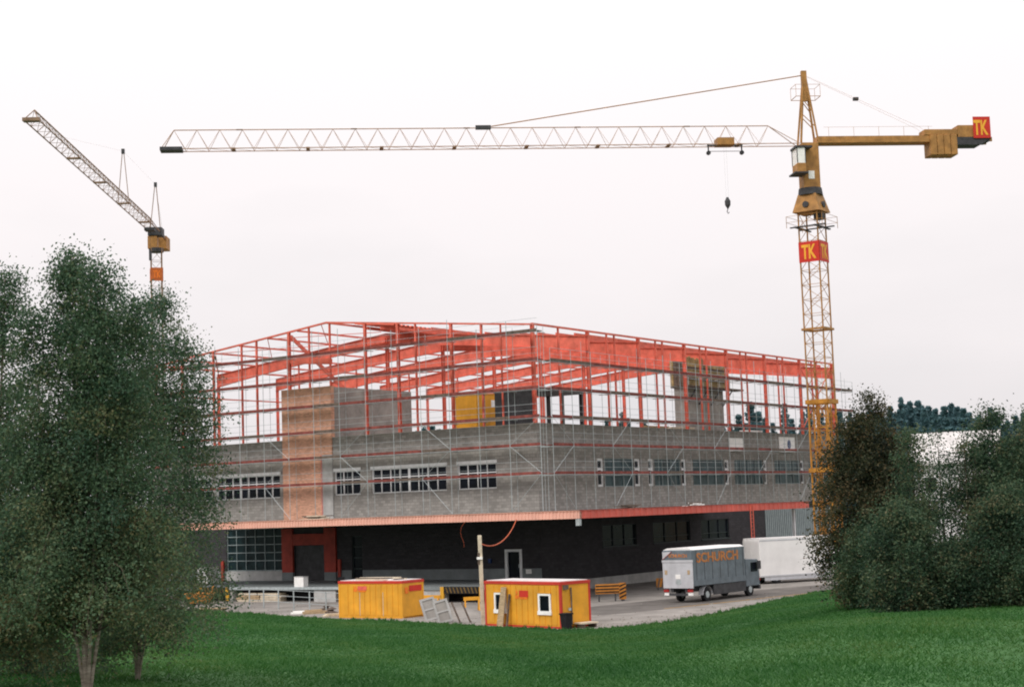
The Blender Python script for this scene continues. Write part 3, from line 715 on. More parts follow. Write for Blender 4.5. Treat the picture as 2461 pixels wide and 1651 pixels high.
for z in (34.2, 34.8):
    mb = MB(MR)
    for p, q in (((-1.9, -1.9), (1.9, -1.9)), ((1.9, -1.9), (1.9, 1.9)), ((1.9, 1.9), (-1.9, 1.9)), ((-1.9, 1.9), (-1.9, -1.9))): mb.bar((*p, z), (*q, z), 0.03)
    mb.build('platform_rail', 'crane_ochre', crane)
for (n_, u_, ax) in [((-1, 0, 0), (0, -1, 0), 'x'), ((0, -1, 0), (1, 0, 0), 'y')]:
    n_ = Vector(n_); u_ = Vector(u_); c = n_*1.10 + Vector((0, 0, 30.15))
    p_ = MB(MR).prism([c-u_*1.08, c+u_*1.08, c+u_*1.08+Vector((0, 0, 2.05)), c-u_*1.08+Vector((0, 0, 2.05))], n_*0.04).build('sign_panel', 'sign_red', crane)
    r3 = MR.to_3x3(); lettering('TK', r3 @ (c+n_*0.041-u_*0.78+Vector((0, 0, 0.3))), r3 @ u_, (0, 0, 1), r3 @ n_, 1.56, 1.45, 'sign_yellow', p_)
# slewing cone, ring, tower head, cab
def frustum(Mx, a0, b0, z0, a1, b1, z1, name, m, par, bev=0.0):
    v = [(-a0, -b0, z0), (a0, -b0, z0), (a0, b0, z0), (-a0, b0, z0), (-a1, -b1, z1), (a1, -b1, z1), (a1, b1, z1), (-a1, b1, z1)]
    return MB(Mx)._a(v, [(0, 3, 2, 1), (4, 5, 6, 7), (0, 1, 5, 4), (1, 2, 6, 5), (2, 3, 7, 6), (3, 0, 4, 7)]).build(name, m, par, bevel=bev)
frustum(MR, 1.42, 1.42, 35.2, 0.95, 0.95, 37.0, 'slewing_cone', 'crane_ochre', crane)
mb = MB(); mb.tube([(0, 0, 36.95), (0, 0, 37.65)], [1.25, 1.15], 20); mb.build('slewing_ring', 'dark_steel', crane)
for a in range(4): 
    v = Vector((math.cos(a*math.pi/2), math.sin(a*math.pi/2), 0)); mb = MB(MR); mb.tube([v*1.12+Vector((0.0, 0, 35.9)), v*1.42+Vector((0, 0, 35.9))], 0.32, 12); mb.build('drive_opening', 'dark_steel', crane)
MB(MR).box(-0.45, 0.35, -1.25, -0.4, 34.4, 35.5).build('slew_motor', 'dark_steel', crane)
MB(MJ).box(-0.85, 0.85, -0.85, 0.85, 37.6, 42.2).build('tower_head', 'crane_ochre', crane, bevel=0.05)
MB(MJ).box(-0.25, 0.35, 0.853, 0.90, 38.5, 39.3).build('head_opening', 'sheet_white', crane)
cabo = MB(MJ).box(0.86, 1.75, 0.1, 1.9, 39.0, 39.9).build('cab_base', 'crane_ochre', crane, bevel=0.04)
MB(MJ).box(0.15, 1.85, 0.02, 1.95, 41.45, 41.65).build('cab_roof', 'dark_steel', cabo)
MB(MJ).box(0.86, 1.70, 0.15, 1.85, 39.905, 41.445).build('cab_window', 'sheet_white', cabo)  # painted white for the bright sky seen through the cab
for x_, y_ in ((0.88, 0.12), (1.72, 0.12), (1.72, 1.86), (0.88, 1.86)): MB(MJ).bar((x_, y_, 39.9), (x_, y_, 41.45), 0.07).build('cab_post', 'dark_steel', cabo)
MB(MJ).box(0.7, 2.1, 0.0, 2.1, 38.85, 39.0).build('cab_floor', 'dark_steel', cabo)
# tower peak
AP = (0.0, 0, 49.5)
for x_, y_ in ((-0.95, -0.6), (0.85, -0.6), (0.85, 0.6), (-0.95, 0.6)): MB(MJ).bar((x_, y_, 42.2), (x_*0.10, y_*0.15, 49.3), 0.16).build('peak_leg', 'crane_ochre', crane)
for k, z in enumerate((43.9, 45.5, 47.0)):
    f_ = 1-(z-42.2)/7.6; mb = MB(MJ)
    mb.bar((-0.95*f_, -0.6*f_, z), (0.85*f_*0.8, -0.6*f_*0.8, z+1.3), 0.07); mb.bar((-0.95*f_, 0.6*f_, z), (0.85*f_*0.8, 0.6*f_*0.8, z+1.3), 0.07); mb.build('peak_brace', 'crane_ochre', crane)
MB(MJ).box(-0.22, 0.3, -0.2, 0.2, 46.6, 49.7).build('peak_head', 'crane_ochre', crane)
mb = MB(MJ)
for p, q in (((-1.3, -0.9), (1.2, -0.9)), ((1.2, -0.9), (1.2, 0.9)), ((1.2, 0.9), (-1.3, 0.9)), ((-1.3, 0.9), (-1.3, -0.9))):
    mb.bar((*p, 46.9), (*q, 46.9), 0.05); mb.bar((*p, 48.1), (*q, 48.1), 0.03); mb.bar((*p, 46.9), (*p, 48.1), 0.03)
mb.build('peak_platform', 'crane_ochre', crane)
# jib
lattice_jib(crane, MJ, 1.0, JL, ZJ, 1.3, 1.95, 27, 0.075, 0.03, 'crane_pale')
MB(MJ).box(JL-2.0, JL+0.1, -0.72, 0.72, ZJ-0.12, ZJ+0.2).build('jib_nose', 'dark_steel', crane)
for k in range(8): MB(MJ).box(7.0+k*7.1, 7.35+k*7.1, -0.68, 0.68, ZJ-0.06, ZJ+0.07).build('jib_joint', 'crane_dull', crane)
for k in range(5): MB(MJ).box(12.0+k*11.0, 12.6+k*11.0, -0.06, 0.06, ZJ+1.90, ZJ+2.01).build('jib_joint', 'crane_dull', crane)
jx = JL*(1945-1150)/(1945-388)
for y in (-0.12, 0.12): MB(MJ).tube([(-0.1, y, 49.3), (jx, y, ZJ+2.0)], 0.028, 5).build('jib_pendant', 'crane_ochre', crane)
MB(MJ).box(jx-0.6, jx+0.9, -0.15, 0.15, ZJ+1.8, ZJ+2.2).build('pendant_anchor', 'dark_steel', crane)
tx = JL*(1945-1737)/(1945-388)
tr = MB(MJ).box(tx-0.8, tx+0.9, -0.75, 0.75, ZJ-0.05, ZJ+0.65).build('trolley', 'crane_ochre', crane)
for x_ in (tx-1.7, tx+1.7): MB(MJ).bar((x_, 0, ZJ+0.1), (x_, 0, ZJ-0.75), 0.12).build('trolley_arm', 'dark_steel', tr); MB(MJ).wheel((x_, 0, ZJ-0.75), (0, 1, 0), 0.22, 0.3, 10).build('sheave', 'dark_steel', tr)
MB(MJ).bar((tx-1.8, 0, ZJ-0.6), (tx+1.8, 0, ZJ-0.6), 0.05).build('trolley_tie', 'dark_steel', tr); MB(MJ).bar((tx-1.8, 0, ZJ), (tx+1.8, 0, ZJ), 0.14).build('trolley_beam', 'dark_steel', tr)
hb = MB(MJ); hb.tube([(tx, 0, 36.9), (tx, 0, 36.5), (tx, 0, 36.1), (tx, 0, 35.75)], [0.10, 0.3, 0.28, 0.06], 10); ho = hb.build('hook_block', 'dark_steel', crane)
for dx in (-0.12, 0.12): MB(MJ).tube([(tx+dx, 0, ZJ), (tx+dx, 0, 36.8)], 0.006, 4).build('hoist_rope', 'galvanised', ho)
MB(MJ).tube([(tx, 0, 35.75), (tx+0.1, 0, 35.45), (tx, 0, 35.25), (tx-0.12, 0, 35.4)], 0.05, 6).build('hook', 'dark_steel', ho)
# counter jib
CL = JL*(2385-1945)/(1945-388)*1.055
MB(MJ).box(-CL*0.68, -0.8, -0.75, 0.75, ZJ+0.03, ZJ+0.68).build('counter_jib', 'crane_ochre', crane)
for y in (-0.72, 0.72): MB(MJ).bar((-CL, y, ZJ+0.22), (-0.8, y, ZJ+0.22), 0.16, 0.42).build('counter_beam', 'crane_ochre', crane)
MB(MJ).box(-CL*0.985, -CL*0.78, -0.85, 0.85, ZJ+0.0, ZJ+0.45).build('counter_platform', 'dark_steel', crane)
MB(MJ)._a([(-CL*0.80, -0.9, ZJ-0.35), (-CL*0.935, -0.9, ZJ-0.35), (-CL*1.0, -0.9, ZJ+0.4), (-CL*0.80, -0.9, ZJ+0.4), (-CL*0.80, 0.9, ZJ-0.35), (-CL*0.935, 0.9, ZJ-0.35), (-CL*1.0, 0.9, ZJ+0.4), (-CL*0.80, 0.9, ZJ+0.4)],
          [(3, 2, 1, 0), (4, 5, 6, 7), (0, 1, 5, 4), (1, 2, 6, 5), (2, 3, 7, 6), (3, 0, 4, 7)]).build('counter_base', 'dark_steel', crane)
x0, x1 = -CL*0.805, -CL*0.655
for k in range(4):
    w = (x1-x0)/4; MB(MJ).box(x0+k*w+0.02, x0+(k+1)*w-0.02, -0.95, 0.95, ZJ-1.35, ZJ+0.7).build('counterweight', 'crane_ochre', crane, bevel=0.06)
MB(MJ).box(x0-0.15, x1+0.5, -0.8, 0.8, ZJ+0.705, ZJ+1.3).build('winch_house', 'crane_ochre', crane, bevel=0.05)
MB(MJ).box(-CL*0.90, x0-0.16, -0.8, 0.8, ZJ+0.45, ZJ+1.7).build('switch_cabinet', 'crane_ochre', crane, bevel=0.04)
sp_ = MB(MJ).box(-CL*0.99, -CL*0.895, 0.96, 1.02, ZJ+0.3, ZJ+2.5).build('sign_panel', 'sign_red', crane)
r3 = MJ.to_3x3(); lettering('TK', MJ @ Vector((-CL*0.89-0.1, 1.021, ZJ+0.6)), r3 @ Vector((-1, 0, 0)), (0, 0, 1), r3 @ Vector((0, 1, 0)), CL*0.095-0.25, 1.55, 'sign_yellow', sp_)
for y in (-0.5, 0.5): MB(MJ).bar((-CL*0.985, y, ZJ+0.4), (-CL*0.985, y, ZJ+2.5), 0.12).build('sign_post', 'crane_ochre', sp_)
cx = -CL*(2215-1945)/(2385-1945)
for y in (-0.4, 0.4): MB(MJ).tube([(0.1, y*0.2, 49.3), (cx, y, ZJ+1.6), (cx-0.9, y, ZJ+0.8)], 0.010, 4).build('counter_pendant', 'crane_ochre', crane)
MB(MJ).box(cx*0.45-0.25, cx*0.45+0.25, -0.2, 0.2, 46.65, 46.95).build('pendant_joint', 'dark_steel', crane)
for k in range(5): MB(MJ).bar((-2-k*2.6, 0.74, ZJ+0.6), (-2-k*2.6, 0.74, ZJ+1.6), 0.025).build('rail_post', 'crane_ochre', crane)
MB(MJ).bar((-1.5, 0.74, ZJ+1.6), (-12.8, 0.74, ZJ+1.6), 0.02).build('platform_rail', 'crane_ochre', crane)

# second crane, its jib swung towards the camera
Z2 = 36.0
c2 = at_z(375, 560, Z2); t2 = at_z(74, 288, Z2); C2 = Vector((c2.x, c2.y, 0))
j2 = t2-c2; j2.z = 0; L2 = j2.length; r2 = math.atan2(j2.y, j2.x); M2 = Matrix.Rotation(r2, 4, 'Z')
crane2 = thing('tower_crane', 'slim tower crane with tilted-looking jib standing behind the birch', 'tower crane', C2)
MB().box(-2, 2, -2, 2, -0.05, 0.6).build('foundation', 'concrete', crane2)
lattice_mast(crane2, 1.05, 0.5, Z2-1.6, 1.3, r2+0.25, 0.09, 0.035, 'crane_dull')
M2r = Matrix.Rotation(r2+0.25, 4, 'Z')
MB(M2).box(-0.75, 0.75, -0.7, 0.7, Z2-0.35, Z2+0.45).build('tower_head', 'dark_steel', crane2)
MB(M2).box(-0.4, 0.65, -0.75, 0.2, Z2-1.7, Z2-0.4).build('operator_cab', 'crane_ochre', crane2, bevel=0.05)
mb = MB(); mb.tube([(0, 0, Z2-2.0), (0, 0, Z2-1.6)], 0.75, 14); mb.build('slewing_ring', 'dark_steel', crane2)
for n_, u_ in (((1, 0, 0), (0, 1, 0)), ((0, -1, 0), (1, 0, 0)), ((0, 1, 0), (-1, 0, 0))):
    n_ = Vector(n_); u_ = Vector(u_); c = n_*0.60+Vector((0, 0, Z2-5.0))
    p_ = MB(M2r).prism([c-u_*0.58, c+u_*0.58, c+u_*0.58+Vector((0, 0, 1.35)), c-u_*0.58+Vector((0, 0, 1.35))], n_*0.03).build('sign_panel', 'sign_dull', crane2)
    r3 = M2r.to_3x3(); lettering('TK', r3 @ (c+n_*0.031-u_*0.38+Vector((0, 0, 0.3))), r3 @ u_, (0, 0, 1), r3 @ n_, 0.76, 0.75, 'orange_mark', p_)
lattice_jib(crane2, M2, 0.8, L2, Z2, 1.05, 0.95, 24, 0.07, 0.028, 'crane_dull', 2.0, 1.0)
MB(M2).box(L2-0.5, L2+0.1, -0.6, 0.6, Z2-0.1, Z2+0.15).build('jib_nose', 'crane_dull', crane2)
for k in range(4): MB(M2).box(6+k*9.5, 6.35+k*9.5, -0.56, 0.56, Z2-0.06, Z2+0.06).build('jib_joint', 'crane_dull', crane2)
for xx, hh in ((0.0, 4.6), (L2*0.33, 4.0)):
    zb = Z2+0.4 if xx == 0 else Z2
    hh += 0 if xx == 0 else 0.9
    for y in (-0.5, 0.5): MB(M2).bar((xx+(0.35 if xx == 0 else 0), y, zb), (xx, y*0.12, zb+hh), 0.06).build('jib_peak', 'crane_dull', crane2)
    MB(M2).box(xx-0.12, xx+0.12, -0.14, 0.14, zb+hh-0.25, zb+hh+0.2).build('peak_sheave', 'dark_steel', crane2)
MB(M2).tube([(0, 0, Z2+5.0), (L2*0.33, 0, Z2+4.9)], 0.006, 4).build('jib_pendant', 'galvanised', crane2); MB(M2).tube([(L2*0.33, 0, Z2+4.9), (L2*0.8, 0, Z2+0.95)], 0.006, 4).build('jib_pendant', 'galvanised', crane2)
MB(M2).tube([(0, 0, Z2+5.0), (-4.2, 0, Z2+0.1)], 0.012, 4).build('counter_pendant', 'galvanised', crane2)
for y in (-0.45, 0.45): MB(M2).bar((-4.6, y, Z2-0.1), (-0.7, y, Z2-0.1), 0.14, 0.3).build('counter_beam', 'crane_dull', crane2)
for k in range(3): MB(M2).box(-4.5+k*0.72, -3.82+k*0.72, -0.6, 0.6, Z2-1.2, Z2+0.1).build('counterweight', 'crane_ochre', crane2)
t2o = MB(M2).box(2.6, 3.6, -0.5, 0.5, Z2-0.35, Z2-0.05).build('trolley', 'dark_steel', crane2)
MB(M2).tube([(3.1, 0, Z2-0.3), (3.1, 0, Z2-2.4)], 0.015, 4).build('hoist_rope', 'dark_steel', t2o); MB(M2).box(2.95, 3.25, -0.12, 0.12, Z2-3.3, Z2-2.35).build('hook_block', 'dark_steel', t2o)

# ------------------------------------------------------------------ site containers
def container(name, label, P, ax, L, Wd, Hh, red):
    rz = math.atan2(ax.y, ax.x)               # local +X runs along the long face, away from the near corner; local -Y... the short face is at x = 0
    o = thing(name, label, 'container', P, rz, 'yellow site containers')
    MB().box(0.02, L-0.02, -Wd+0.02, -0.02, 0.12, Hh-0.1).build('body', 'container_yellow', o)
    fm = 'container_red' if red else 'container_yellow'
    n = int(L/0.55)
    for k in range(n):                         # pressed wall ribs on the long side
        x = 0.35+(L-0.7)*k/n
        MB().box(x, x+(L-0.7)/n-0.10, -0.021, 0.006, 0.2, Hh-0.22).build('wall_panel', 'container_yellow', o)
    for x_ in (0, L-0.14):
        for y_ in (-Wd, -0.14): MB().box(x_, x_+0.14, y_, y_+0.14, 0.0, Hh-0.15).build('corner_post', fm, o)
    rf = MB().box(-0.02, L+0.02, -Wd-0.02, 0.02, Hh-0.15, Hh+0.02).build('roof_frame', 'container_red', o)
    MB().box(0.1, L-0.1, -Wd+0.1, -0.1, Hh+0.021, Hh+0.06).build('roof_sheet', 'roof_grey', rf)
    MB().box(0.141, L-0.141, -Wd+0.01, -0.005, 0.0, 0.118).build('floor_frame', fm, o)
    return o
# right one: its short face with the door looks to the right, its long face to the left
P2 = at_z(1350, 1511, 0.0); ax2 = Vector((-0.66, 0.75, 0)).normalized()
# long face must look at the camera: local -Y of (ax) points to the camera side when the box lies on +Y; mirror by giving the box the other side
def container_cam(name, label, P, ax, L, Wd, Hh, red):
    rz = math.atan2(ax.y, ax.x); o = thing(name, label, 'container', P, rz, 'yellow site containers')
    return o
k2 = container('site_container', 'yellow site office container with red edges, window and door', P2, ax2, 6.7, 2.35, 2.62, True)
# local frame: x along long face, y = 0 is the long face towards the camera (left), the body lies at y < 0
def cwin(o, x0, x1, z0, z1):
    w = MB(); w.box(x0-0.14, x0, -0.01, 0.05, z0-0.14, z1+0.12); w.box(x1, x1+0.14, -0.01, 0.05, z0-0.14, z1+0.12); w.box(x0, x1, -0.01, 0.048, z1, z1+0.12); w.box(x0-0.18, x1+0.18, -0.01, 0.08, z0-0.22, z0)
    f = w.build('window', 'sheet_white', o); MB().box(x0, x1, -0.015, 0.008, z0, z1).build('pane', 'glass_dark', f)
    MB().box(x0-0.16, x1+0.16, -0.01, 0.06, z1+0.121, z1+0.2).build('shutter_box', 'container_yellow', f)
cwin(k2, 0.95, 1.75, 0.98, 1.85); cwin(k2, 4.85, 5.65, 0.98, 1.85)
def label_plate(o, x0, x1, z0, z1, faded=False):
    m_ = 'faded_red' if faded else 'sign_red'
    p_ = MB().box(x0, x0+(x1-x0)*0.66, 0.008, 0.024, z0+0.12, z1).build('label_plate', m_, o)
    MB().box(x0+(x1-x0)*0.06, x0+(x1-x0)*0.60, 0.009, 0.026, z0, z0+0.10).build('label_line', 'orange_mark', p_)
    xm = (x0+(x1-x0)*0.70); w = (x1-x0)*0.28
    MB().box(xm, xm+w*0.9, 0.008, 0.022, z0+0.02, z0+0.22).build('label_mark', 'orange_mark', p_); MB().box(xm+w*0.3, xm+w*0.75, 0.008, 0.022, z0+0.26, z1-0.02).build('label_mark', 'orange_mark', p_)
label_plate(k2, 2.75, 3.95, 1.62, 2.12)
dr = MB().box(-0.02, 0.008, -2.0, -0.75, 0.2, 2.28).build('door', 'container_yellow', k2)
MB().box(-0.05, -0.02, -0.85, -0.75, 0.2, 2.3).build('door_gap', 'timber_old', dr); MB().box(-0.09, -0.02, -0.72, -0.56, 1.0, 1.15).build('door_handle', 'galvanised', dr)
MB().box(-0.12, 0.0, -0.55, -0.2, 2.2, 2.45).build('junction_box', 'timber_old', k2)
P1 = at_z(968, 1486, 0.0); ax1 = Vector((-0.82, 0.57, 0)).normalized()
k1 = container('site_container', 'plain yellow site container with planks lying on its roof', P1, ax1, 5.5, 2.3, 2.42, False)
label_plate(k1, 3.0, 4.2, 1.72, 2.1, True)
p_ = MB().box(-0.016, -0.002, -2.05, -0.75, 1.72, 2.1).build('label_plate', 'sign_red', k1); MB().box(-0.016, -0.002, -0.65, -0.3, 1.6, 2.0).build('label_mark', 'orange_mark', p_)
for x_ in (1.6, 3.6): MB().box(x_, x_+0.04, 0.0, 0.02, 0.15, 1.7).build('panel_joint', 'timber_pale', k1)
o = thing('roof_planks', 'loose pile of pale planks lying on the plain yellow container', 'planks', P1 + ax1*2.6 + Vector((0, 0, 2.48)), math.atan2(ax1.y, ax1.x))
for k in range(9):
    MB(Matrix.Rotation(random.uniform(-0.12, 0.12), 4, 'Z')).box(-1.9+random.random()*0.8, 1.5+random.random()*0.7, -1.5+(k % 5)*0.27, -1.27+(k % 5)*0.27, (k//5)*0.08, (k//5)*0.08+0.07).build('plank', random.choice(['timber_pale', 'timber_pale', 'timber_old', 'sheet_white']), o)
# things leaning on and standing by the right container
o = thing('leaning_board', 'long orange-brown board leaning on the container window', 'board', P2 + ax2*4.6, math.atan2(ax2.y, ax2.x))
MB().prism([(0.0, 0.42, 0.0), (0.55, 0.42, 0.0), (0.40, 0.10, 2.30), (-0.05, 0.10, 2.30)], (0, 0.05, 0)).build('board', 'timber', o)
o = thing('leaning_post', 'dark slim post leaning on the container beside the board', 'post', P2 + ax2*4.3, math.atan2(ax2.y, ax2.x))
MB().bar((0.05, 0.35, 0), (0.0, 0.10, 1.9), 0.10).build('post', 'timber_old', o)
o = thing('refuse_bin', 'dark grey bin standing at the corner of the container', 'bin', P2 + Vector((0.28, -0.15, 0)), 0.8)
frustum(Matrix.Identity(4), 0.22, 0.2, 0.0, 0.28, 0.25, 0.82, 'bin_body', 'rubber', o, 0.02); MB().box(-0.31, 0.31, -0.28, 0.28, 0.82, 0.9).build('lid', 'rubber', o)
px = Vector((ax2.y, -ax2.x, 0))
o = thing('door_step', 'wooden step with red edge below the container door', 'step', P2 + px*1.5 - ax2*0.5, math.atan2(ax2.y, ax2.x))
MB().box(-0.35, 0.4, -0.6, 0.6, 0.22, 0.3).build('tread', 'timber_pale', o)
for y_ in (-0.5, 0.4): MB().box(-0.3, 0.3, y_, y_+0.1, 0, 0.22).build('support', 'timber_old', o)
# tall timber post with the orange cable
PP = at_z(1161, 1500, 0.0)
o = thing('timber_pole', 'tall pale square timber pole standing at the container edge', 'pole', PP)
MB().prism([(-0.11, -0.11, 0), (0.13, -0.11, 0), (0.13, 0.12, 0), (-0.11, 0.12, 0)], (-0.05, 0.0, 5.35)).build('shaft', 'timber_pale', o, bevel=0.02)
MB().box(-0.2, -0.06, -0.14, 0.14, 3.6, 4.3).build('cleat', 'timber_old', o); MB().box(-0.24, 0.1, -0.2, -0.115, 3.9, 4.05).build('insulator', 'sheet_white', o)
ca0 = bld(-CA-0.12, 3.0, FB+0.02); pt = PP+Vector((0.02, 0, 4.85))
vr = ray(1242, 1252); eye = Vector((0, 0, EYE)); fpt = eye + vr*((C0-DS*CA-eye).dot(DS)/vr.dot(DS))
# where the pixel of the cable meets the canopy edge
tt = (fpt-C0).dot(DT)
ca0 = bld(-CA-0.06, tt, FB+0.05)
cab = MB(); cab.tube(bez([pt, pt.lerp(ca0, 0.35)+Vector((0, 0, -1.1)), pt.lerp(ca0, 0.75)+Vector((0, 0, -1.0)), ca0], 16), 0.035, 6)
cab.build('power_cable', 'cable_orange', label='orange cable hanging from the pale lit canopy edge to the timber pole', category='cable')
ca1 = bld(-CA-0.06, tt+4.6, FB+0.05); cb1 = ca1+Vector((-0.2, 0, -1.9))
MB().tube(bez([ca1, ca1+Vector((-0.9, 0, -0.8)), cb1+Vector((0.2, 0, 0.4)), cb1], 10), 0.009, 5).build('hanging_cable', 'cable_orange', label='thin loose cable hanging from the pale lit canopy edge above the yellow containers', category='cable')
# formwork panels leaning behind the gap between the containers
for k, (px_, py_) in enumerate([(1040, 1487), (1072, 1493)]):
    g0 = at_z(px_, py_+2, 0.0)
    o = thing('formwork_panel', 'grey-white formwork panel leaning in the gap between the yellow containers', 'panel', g0, R(12), 'leaning formwork panels')
    w = 0.48; Mx = Matrix.Rotation(R(-14), 4, 'X') @ Matrix.Rotation(R(-13), 4, 'Y')
    fr = MB(Mx)
    fr.box(-w, -w+0.14, -0.05, 0.05, 0, 1.45); fr.box(w-0.14, w, -0.05, 0.05, 0, 1.45); fr.box(-w+0.14, w-0.14, -0.048, 0.048, 0, 0.12); fr.box(-w+0.14, w-0.14, -0.048, 0.048, 1.31, 1.45); fr.box(-w+0.14, w-0.14, -0.048, 0.048, 0.66, 0.76)
    fr.build('panel_frame', 'pale_concrete', o); MB(Mx).box(-w+0.14, w-0.14, 0.0, 0.04, 0.12, 1.31).build('panel_skin', 'concrete', o)
for k, px_ in enumerate((1097, 1122)):
    g0 = at_z(px_, 1496, 0.0)
    o = thing('trestle_board', 'dark narrow board leaning beside the timber pole', 'board', g0, R(10), 'narrow boards by the pole')
    MB().bar((0.25, 0.1, 0), (-0.2, 0.55, 1.25), 0.12, 0.05).build('board', 'timber_old', o)
o = thing('sand_heap', 'low heap of light sand behind the leaning panels', 'sand heap', at_z(1115, 1478, 0.0))
mb = MB(); rings = [(1.3, -0.02), (1.0, 0.2), (0.65, 0.36), (0.3, 0.45)]
for r_, z in rings: mb.v += [(r_*math.cos(a*math.pi/8)*(1+0.12*random.random()), r_*math.sin(a*math.pi/8)*(1+0.12*random.random()), z+0.05*random.random()*(z > 0)) for a in range(16)]
mb.v.append((0, 0, 0.5))
for i in range(3): mb.f += [(i*16+k, i*16+(k+1) % 16, (i+1)*16+(k+1) % 16, (i+1)*16+k) for k in range(16)]
mb.f += [(48+k, 48+(k+1) % 16, 64) for k in range(16)]
mb.build('heap', 'yard_gravel', o, smooth=True)
# yellow trestles behind
for a_, b_, lab in [((1010, 1462), (1060, 1462), 'low yellow trestle standing at the plain container end'), ((1115, 1468), (1158, 1466), 'low yellow trestle standing behind the timber pole')]:
    A = at_z(*a_, 0.0); Bq = at_z(*b_, 0.0); L = (Bq-A).length
    o = thing('trestle', lab, 'trestle', A, math.atan2(Bq.y-A.y, Bq.x-A.x))
    MB().box(0, L, -0.06, 0.06, 0.72, 0.95).build('beam', 'container_yellow', o)
    for x_ in (0.1, L-0.2):
        MB().bar((x_, -0.3, 0), (x_, -0.02, 0.75), 0.08).build('leg', 'container_yellow', o); MB().bar((x_, 0.3, 0), (x_, 0.02, 0.75), 0.08).build('leg', 'container_yellow', o)
# striped barrier right of the container
A = at_z(1432, 1446, 0.0)
o = thing('striped_barrier', 'yellow and black striped dock barrier with chevron end right of the office container', 'barrier', A, R(8))
bd = MB().box(0, 1.75, -0.04, 0.04, 0.55, 1.25).build('board', 'stripe_orange', o)
for z in (0.62, 0.84, 1.06): MB().box(0.01, 1.74, -0.052, -0.041, z, z+0.09).build('stripe', 'black_paint', bd)
ed = MB().box(1.751, 2.25, -0.06, 0.06, 0.12, 1.3).build('end_plate', 'stripe_orange', o)
for k in range(4): MB().prism([(1.76, -0.075, 0.18+k*0.27), (1.76, -0.075, 0.30+k*0.27), (2.24, -0.075, 0.50+k*0.27 if k < 3 else 1.28), (2.24, -0.075, 0.38+k*0.27 if k < 3 else 1.2)], (0, 0.014, 0)).build('stripe', 'black_paint', ed)
for x_ in (0.2, 1.4): MB().box(x_, x_+0.1, -0.03, 0.03, 0, 0.55).build('post', 'dark_steel', o)
MB().box(1.9, 2.1, -0.15, 0.15, 0, 0.12).build('foot', 'dark_steel', o)
o = thing('striped_board', 'small orange and brown striped board standing behind the grey truck', 'barrier', at_z(1578, 1418, 0.0), R(8))
sb = MB().box(0, 1.1, -0.04, 0.04, 0.25, 0.95).build('board', 'stripe_orange', o)
for k in range(3): MB().prism([(0.05+k*0.36, -0.055, 0.27), (0.2+k*0.36, -0.055, 0.27), (0.36+k*0.36, -0.055, 0.93), (0.21+k*0.36, -0.055, 0.93)], (0, 0.014, 0)).build('stripe', 'timber_old', sb)
for x_ in (0.1, 0.9): MB().box(x_, x_+0.08, -0.03, 0.03, 0, 0.25).build('post', 'dark_steel', o)

# ------------------------------------------------------------------ dock side clutter, left
def ptile(px_, py_, z=0.0): return at_z(px_, py_, z)
o = thing('white_crate', 'white crate standing on the loading platform near its left end', 'crate', bld(-6.0, 31.5, 1.17), BROT)
MB().box(-0.7, 0.7, -0.6, 0.6, 0.1, 1.5).build('body', 'sheet_white', o, bevel=0.03); MB().box(-0.75, 0.75, -0.65, 0.65, 0, 0.1).build('pallet', 'timber_old', o)
o = thing('pale_box', 'small pale box on the platform edge before the roller door', 'box', bld(-DP+0.5, 16.9, 1.17), BROT)
MB().box(-0.3, 0.3, -0.5, 0.5, 0, 0.8).build('body', 'sheet_white', o, bevel=0.02); MB().box(-0.32, 0.32, -0.53, 0.53, 0.8, 0.85).build('lid', 'pale_concrete', o)
o = thing('pallet_jack', 'dark hand pallet truck on the platform by the red pillar', 'pallet truck', bld(-5.0, 17.2, 1.17), BROT+0.4)
for y_ in (-0.25, 0.12): MB().box(-0.6, 0.6, y_, y_+0.14, 0.08, 0.16).build('fork', 'dark_steel', o)
MB().box(0.55, 0.75, -0.28, 0.28, 0.05, 0.5).build('pump', 'dark_steel', o); MB().bar((0.7, 0, 0.4), (1.0, 0, 1.2), 0.05).build('handle', 'dark_steel', o); MB().wheel((0.7, 0, 0.1), (0, 1, 0), 0.1, 0.2, 10).build('wheel', 'rubber', o)
for k, (u, m_, lab) in enumerate([(22.3, 'timber', 'stack of pinkish planks stored under the loading platform'), (19.9, 'timber_pale', 'shorter stack of pale planks stored under the loading platform')]):
    o = thing('plank_stack', lab, 'plank stack', bld(-DP+0.45, u, 0.0), BROT, 'plank stacks under the platform')
    for q in range(8): MB().box(-0.5+(q % 2)*0.52, (q % 2)*0.52, -1.1+random.uniform(-.2, .2), 1.2+random.uniform(-.2, .2), (q//2)*0.18, (q//2)*0.18+0.15).build('plank', m_ if q % 3 else 'timber_pale', o)
# thin site fence along the dock: each post and rail
A, Bq = at_z(600, 1458, 0), at_z(868, 1478, 0); L = (Bq-A).length
o = thing('site_fence', 'thin grey tube fence standing before the loading platform', 'fence', A, math.atan2(Bq.y-A.y, Bq.x-A.x))
n = 7
for k in range(n+1): MB().tube([(L*k/n, 0, 0), (L*k/n, 0, 1.45)], 0.05, 6).build('post', 'galvanised', o)
for z in (0.55, 1.0, 1.42): MB().tube([(0, 0, z), (L, 0, z)], 0.02, 5).build('rail', 'galvanised', o)
for x_ in (L*0.88, L*0.93): MB().bar((x_, 0.02, 0), (x_+0.5, 0.1, 1.8), 0.08).build('strut', 'white_frame', o)
